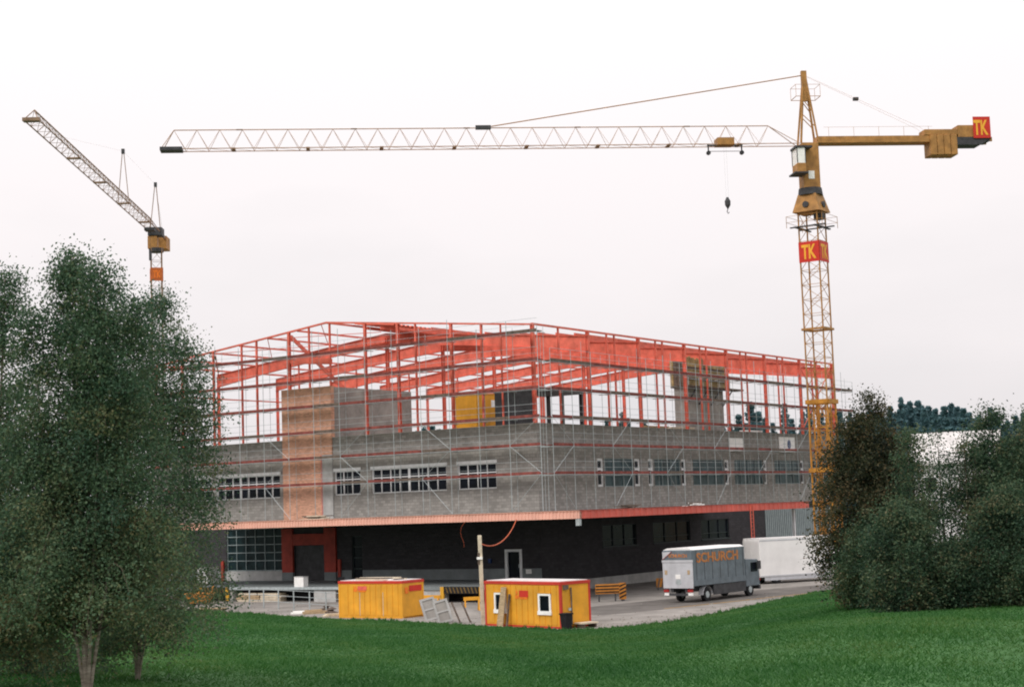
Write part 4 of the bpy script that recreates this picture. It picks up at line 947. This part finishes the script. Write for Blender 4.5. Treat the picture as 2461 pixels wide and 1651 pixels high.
# orange skip and heaps near the left end
o = thing('orange_skip', 'orange mortar skip standing below the left end of the dock', 'skip', at_z(478, 1452, 0), R(-8))
frustum(Matrix.Identity(4), 0.75, 0.5, 0.12, 1.15, 0.75, 0.85, 'tub', 'orange_paint', o); MB().box(-1.2, 1.2, -0.8, 0.8, 0.852, 0.92).build('rim', 'orange_paint', o)
for x_ in (-0.5, 0.4): MB().box(x_, x_+0.12, -0.5, 0.5, 0, 0.12).build('foot', 'dark_steel', o)
MB().bar((1.05, 0, 0.85), (1.25, 0, 1.5), 0.1).build('lifting_eye', 'orange_paint', o)
o = thing('timber_pallet', 'brown pallet with boards lying on the pale gravel strip', 'pallet', at_z(508, 1466, 0), R(-12))
for k in range(3): MB().box(-1.1, 1.1, -0.5+k*0.42, -0.36+k*0.42, 0, 0.12).build('bearer', 'timber_old', o)
for k in range(6): MB().box(-1.1+k*0.38, -0.78+k*0.38, -0.5, 0.5, 0.12, 0.16).build('board', 'timber', o)
for k, (x_, y_, m_, lab) in enumerate([(728, 1474, 'sheet_white', 'white sheet of board lying on the ground left of the plain container'), (757, 1474, 'timber', 'orange-brown beam lying on the ground left of the plain container'), (806, 1480, 'timber_pale', 'pale board lying on the ground against the plain container')]):
    o = thing('loose_board', lab, 'board', at_z(x_, y_, 0), R(10+8*k))
    MB().box(-0.85, 0.85, -0.3, 0.3, 0, 0.1+0.08*(k == 1)).build('board', m_, o); MB().box(-0.7, 0.5, -0.2, 0.25, 0.1+0.08*(k == 1), 0.2+0.08*(k == 1)).build('offcut', m_, o)
for k, (x_, y_) in enumerate([(785, 1470), (797, 1478)]):
    o = thing('rubble_stone', 'brown rubble stone lying left of the plain container', 'stone', at_z(x_, y_, 0), k*0.7, 'rubble stones')
    mb = MB(); mb.tube([(0, 0, 0), (0.02, 0, 0.2), (0.05, 0.03, 0.42), (0.0, 0, 0.52)], [0.42, 0.5, 0.36, 0.12], 8); mb.build('stone', 'timber_old', o)

mb = MB()
for k in range(500):                             # crumbs of stone and mortar strewn over the yard
    a_ = random.uniform(-12, 9); r_ = edge_r(a_)+1.8+abs(random.gauss(0, 6)); q = random.uniform(0.03, 0.13); x_, y_ = r_*math.sin(R(a_)), r_*math.cos(R(a_))
    mb._a([(x_-q, y_, 0), (x_+q*0.6, y_-q*0.8, 0), (x_+q*0.5, y_+q*0.9, 0), (x_+q*0.1, y_, q*0.9)], [(0, 1, 3), (1, 2, 3), (2, 0, 3)])
mb.build('yard_rubble', 'yard_gravel', label='loose stone crumbs strewn over the yard', category='rubble', kind='stuff')

# ------------------------------------------------------------------ trucks
def truck_wheel(par, x, y, r=0.48, w=0.3, rim='galvanised', side=-1):
    wh = MB().wheel((x, y, r), (0, 1, 0), r, w, 20).build('wheel', 'rubber', par)
    MB().wheel((x, y+side*0.012, r), (0, 1, 0), r*0.52, w, 14).build('rim', rim, wh)
    return wh
G0 = at_z(1668, 1449, 0.0); gd = Vector((0.62, 0.785, 0)).normalized()
truck = thing('box_truck', 'grey tarpaulin truck with orange lettering parked at the right face', 'truck', G0, math.atan2(gd.y, gd.x))
# local: x = forward, y = 0 is the right-hand side seen by the camera, body on +y
BW, BL, BZ0, BZ1 = 2.45, 7.1, 1.15, 3.62
tb = MB().box(0.08, BL, 0, BW, BZ0+0.1, BZ1).build('tarpaulin_body', 'truck_tarp', truck, bevel=0.05)
MB().prism([(0.12, 0.02, BZ1), (0.12, BW-0.02, BZ1), (0.12, BW-0.35, BZ1+0.13), (0.12, 0.35, BZ1+0.13)], (BL-0.14, 0, 0)).build('tarpaulin_roof', 'truck_white', tb)
for k in range(7): MB().box(0.5+k*1.05, 0.54+k*1.05, -0.012, 0.0, BZ0+0.35, BZ1-0.08).build('tarpaulin_strap', 'dark_steel', tb)
MB().box(0.1, BL, -0.03, 0.05, BZ0, BZ0+0.38).build('side_board', 'truck_tarp', truck)
lettering('SCHURCH', (0.55, -0.004, 2.72), (1, 0, 0), (0, 0, 1), (0, -1, 0), 5.6, 0.68, 'truck_orange', tb)
tg = MB().box(0.0, 0.08, 0.0, BW, BZ0-0.15, 2.78).build('tail_lift', 'truck_silver', truck, bevel=0.02)
MB().box(-0.03, 0.075, -0.02, BW+0.02, 2.785, 2.95).build('tail_lift_edge', 'truck_silver', tg)
MB().box(-0.02, 0.075, 0.03, BW-0.03, 2.955, 3.55).build('rear_flap', 'truck_tarp', truck)
lettering('SCHURCH', (-0.021, BW-0.55, 3.12), (0, -1, 0), (0, 0, 1), (-1, 0, 0), 1.5, 0.24, 'truck_orange', truck)
MB().prism([(-0.024, BW-0.05, 2.97), (-0.024, BW-0.05, 3.5), (-0.024, BW-0.75, 3.52)], (0.004, 0, 0)).build('flap_corner', 'truck_silver', truck)
MB().bar((-0.03, BW-0.05, 2.98), (-0.03, BW-0.85, 3.52), 0.06, 0.02).build('flap_rope', 'tail_red', truck)
for y_ in (0.22, BW-0.38): MB().box(-0.02, -0.002, y_, y_+0.2, 1.95, 2.25).build('reflector', 'timber', tg)
MB().box(-0.02, -0.002, 1.0, 1.4, 1.65, 1.95).build('plate_sticker', 'sheet_white', tg)
MB().prism([(-0.012, 1.18+0.24*math.cos(k*math.pi/8), 1.42+0.18*math.sin(k*math.pi/8)) for k in range(16)], (0.01, 0, 0)).build('lift_stud', 'galvanised', tg)
MB().box(0.1, BL+2.0, 0.55, 0.75, 0.72, 1.1).build('chassis_rail', 'dark_steel', truck); MB().box(0.1, BL+2.0, BW-0.75, BW-0.55, 0.72, 1.1).build('chassis_rail', 'dark_steel', truck)
MB().box(0.02, 0.14, 0.1, BW-0.1, 0.5, 0.66).build('rear_bumper', 'dark_steel', truck)
for y_ in (0.05, BW-0.45): MB().box(-0.04, 0.06, y_, y_+0.4, 0.75, 0.92).build('tail_light', 'tail_red', truck); MB().box(-0.03, 0.06, y_, y_+0.36, 0.52, 0.68).build('number_plate', 'sheet_white', truck)
for x_ in (1.9, 6.9+0.9):
    truck_wheel(truck, x_, 0.2); truck_wheel(truck, x_, BW-0.2)
mg = MB()
for i in range(7):
    a0, a1 = math.pi*i/7, math.pi*(i+1)/7; c = (1.9, 0.2, 0.48)
    mg.quad((c[0]+0.62*math.cos(a0), 0.0, c[2]+0.62*math.sin(a0)), (c[0]+0.62*math.cos(a1), 0.0, c[2]+0.62*math.sin(a1)), (c[0]+0.62*math.cos(a1), 0.42, c[2]+0.62*math.sin(a1)), (c[0]+0.62*math.cos(a0), 0.42, c[2]+0.62*math.sin(a0)))
mg.build('mudguard', 'truck_silver', truck)
MB().box(2.65, 7.1, 0.0, 0.06, 0.42, 1.12).build('side_guard_shade', 'dark_steel', truck)  # guard enlarged to a dark plate standing for the shade beneath the body
MB().box(3.4, 4.6, 0.15, 0.7, 0.5, 1.0).build('fuel_tank', 'dark_steel', truck, bevel=0.08)
cb_ = MB(); cb_.prism([(BL+0.15, 0.04, 0.7), (BL+2.1, 0.04, 0.7), (BL+2.1, 0.04, 1.6), (BL+1.95, 0.04, 2.6), (BL+0.15, 0.04, 2.7)], (0, BW-0.08, 0)); cbo = cb_.build('cab', 'truck_tarp', truck, bevel=0.06)
MB().box(BL+0.85, BL+1.75, 0.015, 0.035, 1.75, 2.4).build('cab_window', 'glass_dark', cbo)
MB().prism([(BL+2.105, 0.2, 1.68), (BL+1.975, 0.2, 2.5), (BL+1.985, 0.2, 2.5), (BL+2.115, 0.2, 1.68)], (0, BW-0.4, 0)).build('windscreen', 'glass_dark', cbo)
MB().box(BL+1.55, BL+1.8, -0.28, -0.1, 1.9, 2.5).build('wing_mirror', 'dark_steel', cbo); MB().bar((BL+1.7, -0.15, 2.3), (BL+1.7, 0.06, 2.3), 0.04).build('mirror_arm', 'dark_steel', cbo)
MB().box(BL+1.98, BL+2.2, 0.05, BW-0.05, 0.45, 0.72).build('front_bumper', 'dark_steel', truck)
# white box trailer truck further along
G1 = Vector((19.75, 133.0, 0)); wd = Vector((0.90, 0.436, 0)).normalized()
wt = thing('box_truck', 'white box truck parked beyond the grey tarpaulin truck', 'truck', G1, math.atan2(wd.y, wd.x))
wb = MB().box(0, 7.6, 0, 2.45, 0.55, 3.62).build('box_body', 'truck_white', wt, bevel=0.06)
MB().box(-0.03, 0.0, 0.06, 1.2, 0.7, 3.45).build('rear_door', 'truck_white', wb); MB().box(-0.03, 0.0, 1.23, 2.39, 0.7, 3.45).build('rear_door', 'truck_white', wb)
MB().box(0.05, 7.55, 0.03, 2.42, 3.62, 3.74).build('roof', 'truck_white', wb)
for z in (0.6, 3.5): MB().box(0.0, 7.6, -0.02, -0.001, z, z+0.1).build('side_rail', 'truck_silver', wb)
MB().box(0.4, 7.4, 0.02, 0.06, 0.28, 0.55).build('side_skirt', 'truck_silver', wt)
for x_ in (1.6, 9.2): truck_wheel(wt, x_, 0.2, 0.46); truck_wheel(wt, x_, 2.25, 0.46)
MB().box(0.1, 9.8, 0.7, 1.75, 0.4, 0.56).build('chassis', 'dark_steel', wt)
cc = MB(); cc.prism([(7.8, 0.06, 0.5), (9.95, 0.06, 0.5), (9.95, 0.06, 1.5), (9.75, 0.06, 2.55), (7.8, 0.06, 2.7)], (0, 2.33, 0)); cco = cc.build('cab', 'truck_white', wt, bevel=0.06)
MB().box(8.5, 9.4, 0.03, 0.055, 1.6, 2.3).build('cab_window', 'glass_dark', cco)
for y_ in (0.1, 1.95): MB().box(-0.04, 0.0, y_, y_+0.4, 0.36, 0.52).build('tail_light', 'tail_red', wt)

# ------------------------------------------------------------------ foliage
rng = np.random.default_rng(11)
def leaf_mesh(name, C, size, m, parent, rnd, flat=0.0, aspect=0.62):
    n = len(C); a = rng.normal(size=(n, 3)); a[:, 2] -= flat; a /= np.linalg.norm(a, axis=1)[:, None]
    b = rng.normal(size=(n, 3)); b -= (b*a).sum(1)[:, None]*a; b /= np.linalg.norm(b, axis=1)[:, None]
    s = (size*(0.6+0.8*rng.random(n)))[:, None]
    V = np.stack([C-a*s*0.5, C+b*s*aspect*0.5, C+a*s*0.5, C-b*s*aspect*0.5], 1).reshape(-1, 3)
    me = bpy.data.meshes.new(name); me.vertices.add(4*n); me.vertices.foreach_set('co', V.ravel())
    me.loops.add(4*n); me.loops.foreach_set('vertex_index', np.arange(4*n, dtype=np.int32))
    me.polygons.add(n); me.polygons.foreach_set('loop_start', np.arange(0, 4*n, 4, dtype=np.int32)); me.polygons.foreach_set('loop_total', np.full(n, 4, dtype=np.int32))
    at = me.attributes.new('rnd', 'FLOAT', 'FACE'); at.data.foreach_set('value', np.clip(rnd, 0, 1).astype(np.float32))
    me.update(calc_edges=True); me.materials.append(MATS[m])
    o = bpy.data.objects.new(name, me); col.objects.link(o)
    if parent is not None: o.parent = parent
    return o
def tree(name, label, cat, base, stems, nbr, env, lm, bm, lsize, per, droop, trunk_r, group=None, spread=0.16, lowtint=0.0, twig=0.45, hmin=0.05, tsig=0.12):
    """stems: list of (top offset, share); env(h) -> crown radius at relative height h"""
    o = thing(name, label, cat, base, 0, group)
    tm = MB(); bm_ = MB(); pts_all = []; rn_all = []
    for (dx, dy, Hs, sh) in stems:
        ctrl = [Vector((0, 0, -0.3)), Vector((dx*0.12, dy*0.12, Hs*0.15)), Vector((dx*0.8, dy*0.8, Hs*0.5)), Vector((dx, dy, Hs))]
        tr_ = bez(ctrl, 12); tm.tube(tr_, [trunk_r*(1-0.93*i/12)*(0.95 if (dx, dy, Hs, sh) == stems[0] else 0.5) for i in range(13)], 8)
        for k in range(int(nbr*sh)):
            h = hmin + (1-hmin)*random.random()**0.85
            i = min(11, int(h*12)); p0 = tr_[i].lerp(tr_[i+1], h*12-i)
            az = random.uniform(0, 2*math.pi); Rr = env(h)*random.uniform(0.45, 1.0)
            d = Vector((math.cos(az), math.sin(az), 0)); rise = random.uniform(0.25, 0.8)*Rr
            br = bez([p0, p0+d*Rr*0.5+Vector((0, 0, rise)), p0+d*Rr*0.9+Vector((0, 0, rise*0.9)), p0+d*Rr+Vector((0, 0, rise*0.5-droop*Rr))], 6)
            r0 = trunk_r*0.26*(1-h*0.75)
            bm_.tube(br, [r0*0.6*(1-0.85*q/6)+0.002 for q in range(7)], 4, cap=False)
            ncl = max(2, int(per*(0.35+Rr/2)))
            tone = random.gauss(0.36, tsig) + lowtint*(1-h)
            for q in range(ncl):
                t = random.uniform(0.25, 1.0)*6; j = min(5, int(t)); c = br[j].lerp(br[j+1], t-j)
                dv = Vector((random.gauss(0, 1), random.gauss(0, 1), random.gauss(0, .6)-droop*0.9)); dv.normalize()
                e_ = c + dv*random.uniform(0.15, twig)
                m_ = random.randint(9, 15)
                for z in range(m_):
                    f = random.random(); cc_ = c.lerp(e_, f)
                    pts_all.append((cc_.x+random.gauss(0, spread), cc_.y+random.gauss(0, spread), cc_.z+random.gauss(0, spread*0.9)))
                    rn_all.append(tone+random.gauss(0, tsig*0.75))
    tm.build('trunk', bm, o, smooth=True); bm_.build('branches', 'bark_dark', o, smooth=True, kind='stuff')
    leaf_mesh('crown', np.array(pts_all), np.full(len(pts_all), lsize), lm, o, np.array(rn_all))
    return o
def on_ground(px_, r):
    v = ray(px_, 1300); k = r/math.hypot(v.x, v.y); x, y = v.x*k, v.y*k
    return Vector((x, y, ground_z(x, y)))
def off_px(dpx, r): return dpx/FPX*r
rB = 25.0
b0 = on_ground(207, rB); zt0 = at_r(165, 612, rB).z - b0.z
env_b = lambda h: 1.75*(0.45+0.75*min(1, h/0.3))*(1-max(0, (h-0.28)/0.72)**0.80)*1.0+0.10
tree('birch_tree', 'leafy dark green birch with pale forked trunk on the meadow', 'tree', b0,
     [(off_px(-42, rB), 0.3, zt0, 0.36), (off_px(48, rB), -0.2, zt0*0.96, 0.30), (off_px(-130, rB), 0.1, zt0*0.88, 0.18), (off_px(115, rB), 0.25, zt0*0.88, 0.16)], 400, env_b, 'birch_leaf', 'bark_birch', 0.046, 44, 0.22, 0.070, 'birches on the meadow', lowtint=0.27, hmin=0.24, spread=0.12)
b1 = on_ground(325, 29.0); zt1 = at_r(385, 690, 29.0).z - b1.z
env_b1 = lambda h: 1.35*(0.5+0.7*min(1, h/0.3))*(1-max(0, (h-0.45)/0.55)**1.5)*0.9+0.12
tree('birch_tree', 'thinner birch with sky showing through, right of the forked birch', 'tree', b1,
     [(off_px(60, 29), 0.2, zt1, 0.4), (off_px(-40, 29), 0.3, zt1*1.03, 0.3), (off_px(125, 29), 0.0, zt1*0.86, 0.3)], 260, env_b1, 'birch_leaf', 'bark_birch', 0.046, 38, 0.35, 0.045, 'birches on the meadow', lowtint=0.24, hmin=0.14, spread=0.12)
b2 = on_ground(-50, 26.5); zt2 = at_r(0, 672, 26.5).z - b2.z
tree('birch_tree', 'dense birch cut off by the picture edge, left of the forked birch', 'tree', b2, [(off_px(60, 26.5), 0, zt2, 0.55), (off_px(-60, 26.5), 0, zt2*0.95, 0.45)], 290, env_b, 'birch_leaf', 'bark_birch', 0.043, 40, 0.35, 0.09, 'birches on the meadow', lowtint=0.24, hmin=0.14, spread=0.12)
b3 = on_ground(60, 31.0); zt3 = at_r(40, 900, 31.0).z - b3.z
tree('hazel_shrub', 'low dark shrub growing under the birches', 'shrub', b3, [(0.2, 0, zt3, 0.4), (-1.0, 0.2, zt3*0.9, 0.3), (1.1, 0.2, zt3*0.8, 0.3)], 160, lambda h: 1.6*(1-h*0.5), 'birch_leaf', 'bark_dark', 0.075, 12, 0.2, 0.05, lowtint=0.1)
# right-hand trees and shrubs
env_s = lambda wd_: (lambda h: wd_*(0.75+0.35*min(1, h/0.3))*(1-max(0, (h-0.45)/0.55)**2)+0.2)
RT_ = [('maple_tree', 'rusty brown topped tree with a dark heart beside the tower crane', 'tree', 2095, 62, 2112, 950, 1.9, 300, 'rust_leaf', 0.15),
       ('willow_shrub', 'loose grey-green shrub between the rusty tree and the tall thicket tree', 'shrub', 2215, 57, 2205, 1035, 0.9, 105, 'shrub_leaf', 0.13),
       ('thicket_tree', 'tall greyish green tree standing at the far end of the thicket', 'tree', 2415, 60, 2405, 985, 1.6, 260, 'shrub_leaf', 0.14),
       ('bramble_shrub', 'low dark shrub at the foot of the rusty tree hiding the white truck', 'shrub', 2105, 60, 2095, 1240, 1.20, 200, 'shrub_leaf', 0.14),
       ('bramble_shrub', 'wide green shrub in front of the loose grey-green shrub', 'shrub', 2165, 55, 2160, 1215, 1.15, 170, 'shrub_leaf', 0.13),
       ('bramble_shrub', 'brownish low shrub below the thin gap in the thicket', 'shrub', 2290, 56, 2285, 1310, 1.2, 130, 'shrub_leaf', 0.13),
       ('bramble_shrub', 'bushy shrub in front of the tall thicket tree', 'shrub', 2435, 56, 2435, 1180, 1.45, 220, 'shrub_leaf', 0.13),
       ('young_tree', 'slim see-through young tree standing in the thin gap of the thicket', 'tree', 2272, 60, 2272, 1030, 0.8, 62, 'shrub_leaf', 0.12),
       ('young_tree', 'slim leaning young tree between the gap and the tall thicket tree', 'tree', 2332, 59, 2335, 1022, 0.75, 58, 'shrub_leaf', 0.12),
       ('thicket_tree', 'dense tree cut off by the picture edge right of the thicket', 'tree', 2520, 62, 2515, 990, 1.8, 240, 'shrub_leaf', 0.14)]
for nm, lab, cat, bx_, r_, tx_, ty_, wd_, nb_, lm_, ls_ in RT_:
    b_ = on_ground(bx_, r_); hgt = at_r(tx_, ty_, r_).z-b_.z
    tree(nm, lab, cat, b_, [(off_px(tx_-bx_, r_), 0.2, hgt, 0.5), (-wd_*0.35, 0.1, hgt*0.86, 0.25), (wd_*0.4, -0.2, hgt*0.84, 0.25)], nb_, env_s(wd_), lm_, 'bark_dark', ls_*0.62, 21, 0.12, 0.09, 'thicket on the right', spread=0.17, lowtint=0.0 if lm_ == 'rust_leaf' else 0.03, twig=0.6, tsig=0.19)
# conifers far behind
def conifer_mesh(seed, n=4200):
    r_ = np.random.default_rng(seed); P = []
    rn = []
    lay = 26
    for i in range(lay):
        h = 0.08+0.92*i/lay; rad_ = (0.15*(1-h)+0.004)*(0.85+0.3*(i % 2))
        k = int(n/lay*(1.6-1.2*h))+4
        az = r_.random(k)*2*math.pi; rr = rad_*(0.35+0.75*r_.random(k)); P.append(np.stack([rr*np.cos(az), rr*np.sin(az), h-0.35*rr+r_.normal(size=k)*0.008], 1)); rn.append(0.25+0.5*r_.random(k))
    return np.concatenate(P), np.concatenate(rn)
protos = []
for sd in range(3):
    P, rn = conifer_mesh(sd+3)
    dummy = leaf_mesh('crown', P, np.full(len(P), 0.025), 'conifer_leaf_haze', None, rn, flat=0.6, aspect=0.75); me = dummy.data; bpy.data.objects.remove(dummy)
    t_ = MB(); t_.tube([(0, 0, -0.02), (0, 0, 0.4), (0, 0, 0.97)], [0.014, 0.010, 0.002], 6); tob = t_.build('trunk', 'bark_dark'); tme = tob.data; bpy.data.objects.remove(tob)
    protos.append((me, tme))
def conifer(px_, py_, r_, label, group):
    b_ = on_ground(px_, r_); hgt = at_r(px_, py_, r_).z - b_.z
    o = thing('spruce_tree', label, 'tree', b_, random.uniform(0, 6), group); o.scale = (hgt*random.uniform(1.05, 1.6),)*2 + (hgt,)
    me, tme = random.choice(protos)
    for n_, d_m in (('crown', me), ('trunk', tme)):
        c = bpy.data.objects.new(n_, d_m); col.objects.link(c); c.parent = o
for px_, py_ in [(1708, 1015), (1727, 972), (1745, 1000), (1768, 1012), (1790, 990), (1820, 958), (1838, 985), (1852, 998), (1872, 1010), (1902, 963), (1918, 1000), (1945, 985), (1962, 975), (1990, 985), (2012, 972), (2034, 978)]:
    conifer(px_, py_, random.uniform(265, 330), 'dark spruce seen through the red frame and the yellow crane mast', 'spruces behind the frame')
for px_, py_ in [(2060, 985), (2085, 990), (2110, 980), (2135, 985), (2158, 972), (2185, 950), (2207, 960), (2226, 956), (2240, 974), (2252, 968), (2268, 975), (2290, 970), (2306, 964), (2320, 970), (2335, 974), (2350, 984), (2372, 995), (2400, 972), (2418, 1000), (2440, 1005), (2461, 992), (2480, 985), (2500, 990)]:
    for q in range(2): conifer(px_+q*11, py_+q*14, random.uniform(270, 300)+q*25, 'dark spruce in the row rising above the thicket', 'spruces above the thicket')
for px_, py_ in [(912, 1043), (930, 1040), (1010, 1030), (1028, 1022), (1046, 1018), (1062, 1025), (1470, 1000), (1508, 985), (1522, 1000), (1560, 1012)]:
    conifer(px_, py_, random.uniform(300, 360), 'small far spruce showing just above the grey parapet', 'far spruces over the parapet')
# white house behind the thicket
HP = at_r(2305, 1190, 150); HP.z = 0
o = thing('white_house', 'white house showing through the gap in the thicket', 'house', HP, R(-20))
MB().box(-3.4, 3.4, -4, 4, -0.1, 9.4).build('wall', 'house_white', o)
MB().prism([(-3.9, -4.7, 9.4), (3.9, -4.7, 9.4), (3.9, 0, 12.2), (-3.9, 0, 12.2)], (0, 0, 0.2)).build('roof_slope', 'roof_grey', o); MB().prism([(-3.9, 4.7, 9.4), (3.9, 4.7, 9.4), (3.9, 0, 12.2), (-3.9, 0, 12.2)], (0, 0, 0.2)).build('roof_slope', 'roof_brown', o)
for sgn in (-1, 1): MB().prism([(sgn*3.39, -4, 9.6), (sgn*3.39, 4, 9.6), (sgn*3.39, 0, 12.1)], (-sgn*0.2, 0, 0)).build('gable', 'house_white', o)
for x_ in (-2, 2):
    for z in (1.2, 4.2, 7.0):
        w_ = MB().box(x_-0.6, x_+0.6, -4.06, -4.0, z, z+1.4).build('window', 'white_frame', o); MB().box(x_-0.5, x_+0.5, -4.075, -4.062, z+0.1, z+1.3).build('pane', 'glass_dark', w_)
# grass
N = 560000
az = rng.uniform(-27, 27, N); D = np.interp(az, EX, EY); u = rng.random(N)
r_ = 17 + (D+0.7-17)*u**0.85
x = r_*np.sin(np.radians(az)); y = r_*np.cos(np.radians(az)); z = np.array([ground_z(a, b) for a, b in zip(x, y)])
hh = (0.035+0.075*rng.random(N))*(0.75+0.5*np.sin(x*0.9)*np.sin(y*0.35+1)*0.6); wv = 0.010+0.00034*r_
an = rng.uniform(-0.9, 0.9, N); dx = np.cos(an)*wv; dy = np.sin(an)*wv; near = (r_ > D-2.5) & (rng.random(N) < 0.4); hh = np.where(near, hh*(1.2+2.2*(0.5+0.5*np.sin(az*21)*np.sin(az*7.3+1))), hh); lx = rng.normal(size=N)*0.09; ly = rng.normal(size=N)*0.09
V = np.stack([np.stack([x-dx, y-dy, z-0.02], 1), np.stack([x+dx, y+dy, z-0.02], 1), np.stack([x+lx, y+ly, z+hh], 1)], 1).reshape(-1, 3)
me = bpy.data.meshes.new('grass'); me.vertices.add(3*N); me.vertices.foreach_set('co', V.ravel()); me.loops.add(3*N); me.loops.foreach_set('vertex_index', np.arange(3*N, dtype=np.int32))
me.polygons.add(N); me.polygons.foreach_set('loop_start', np.arange(0, 3*N, 3, dtype=np.int32)); me.polygons.foreach_set('loop_total', np.full(N, 3, dtype=np.int32))
patch = 0.42+0.16*np.sin(x*0.35+1.3)*np.sin(y*0.12)+0.10*np.sin(x*0.9+y*0.25)+0.12*np.sin(x*2.3+0.7*np.sin(y))*np.sin(y*0.9)
at = me.attributes.new('rnd', 'FLOAT', 'FACE'); at.data.foreach_set('value', np.clip(patch+rng.normal(size=N)*0.12, 0, 1).astype(np.float32))
me.update(calc_edges=True); me.materials.append(MATS['grass_blade'])
gr = bpy.data.objects.new('grass', me); col.objects.link(gr)
gr['kind'] = 'stuff'; gr['label'] = 'short green grass covering the sloping meadow'; gr['category'] = 'grass'
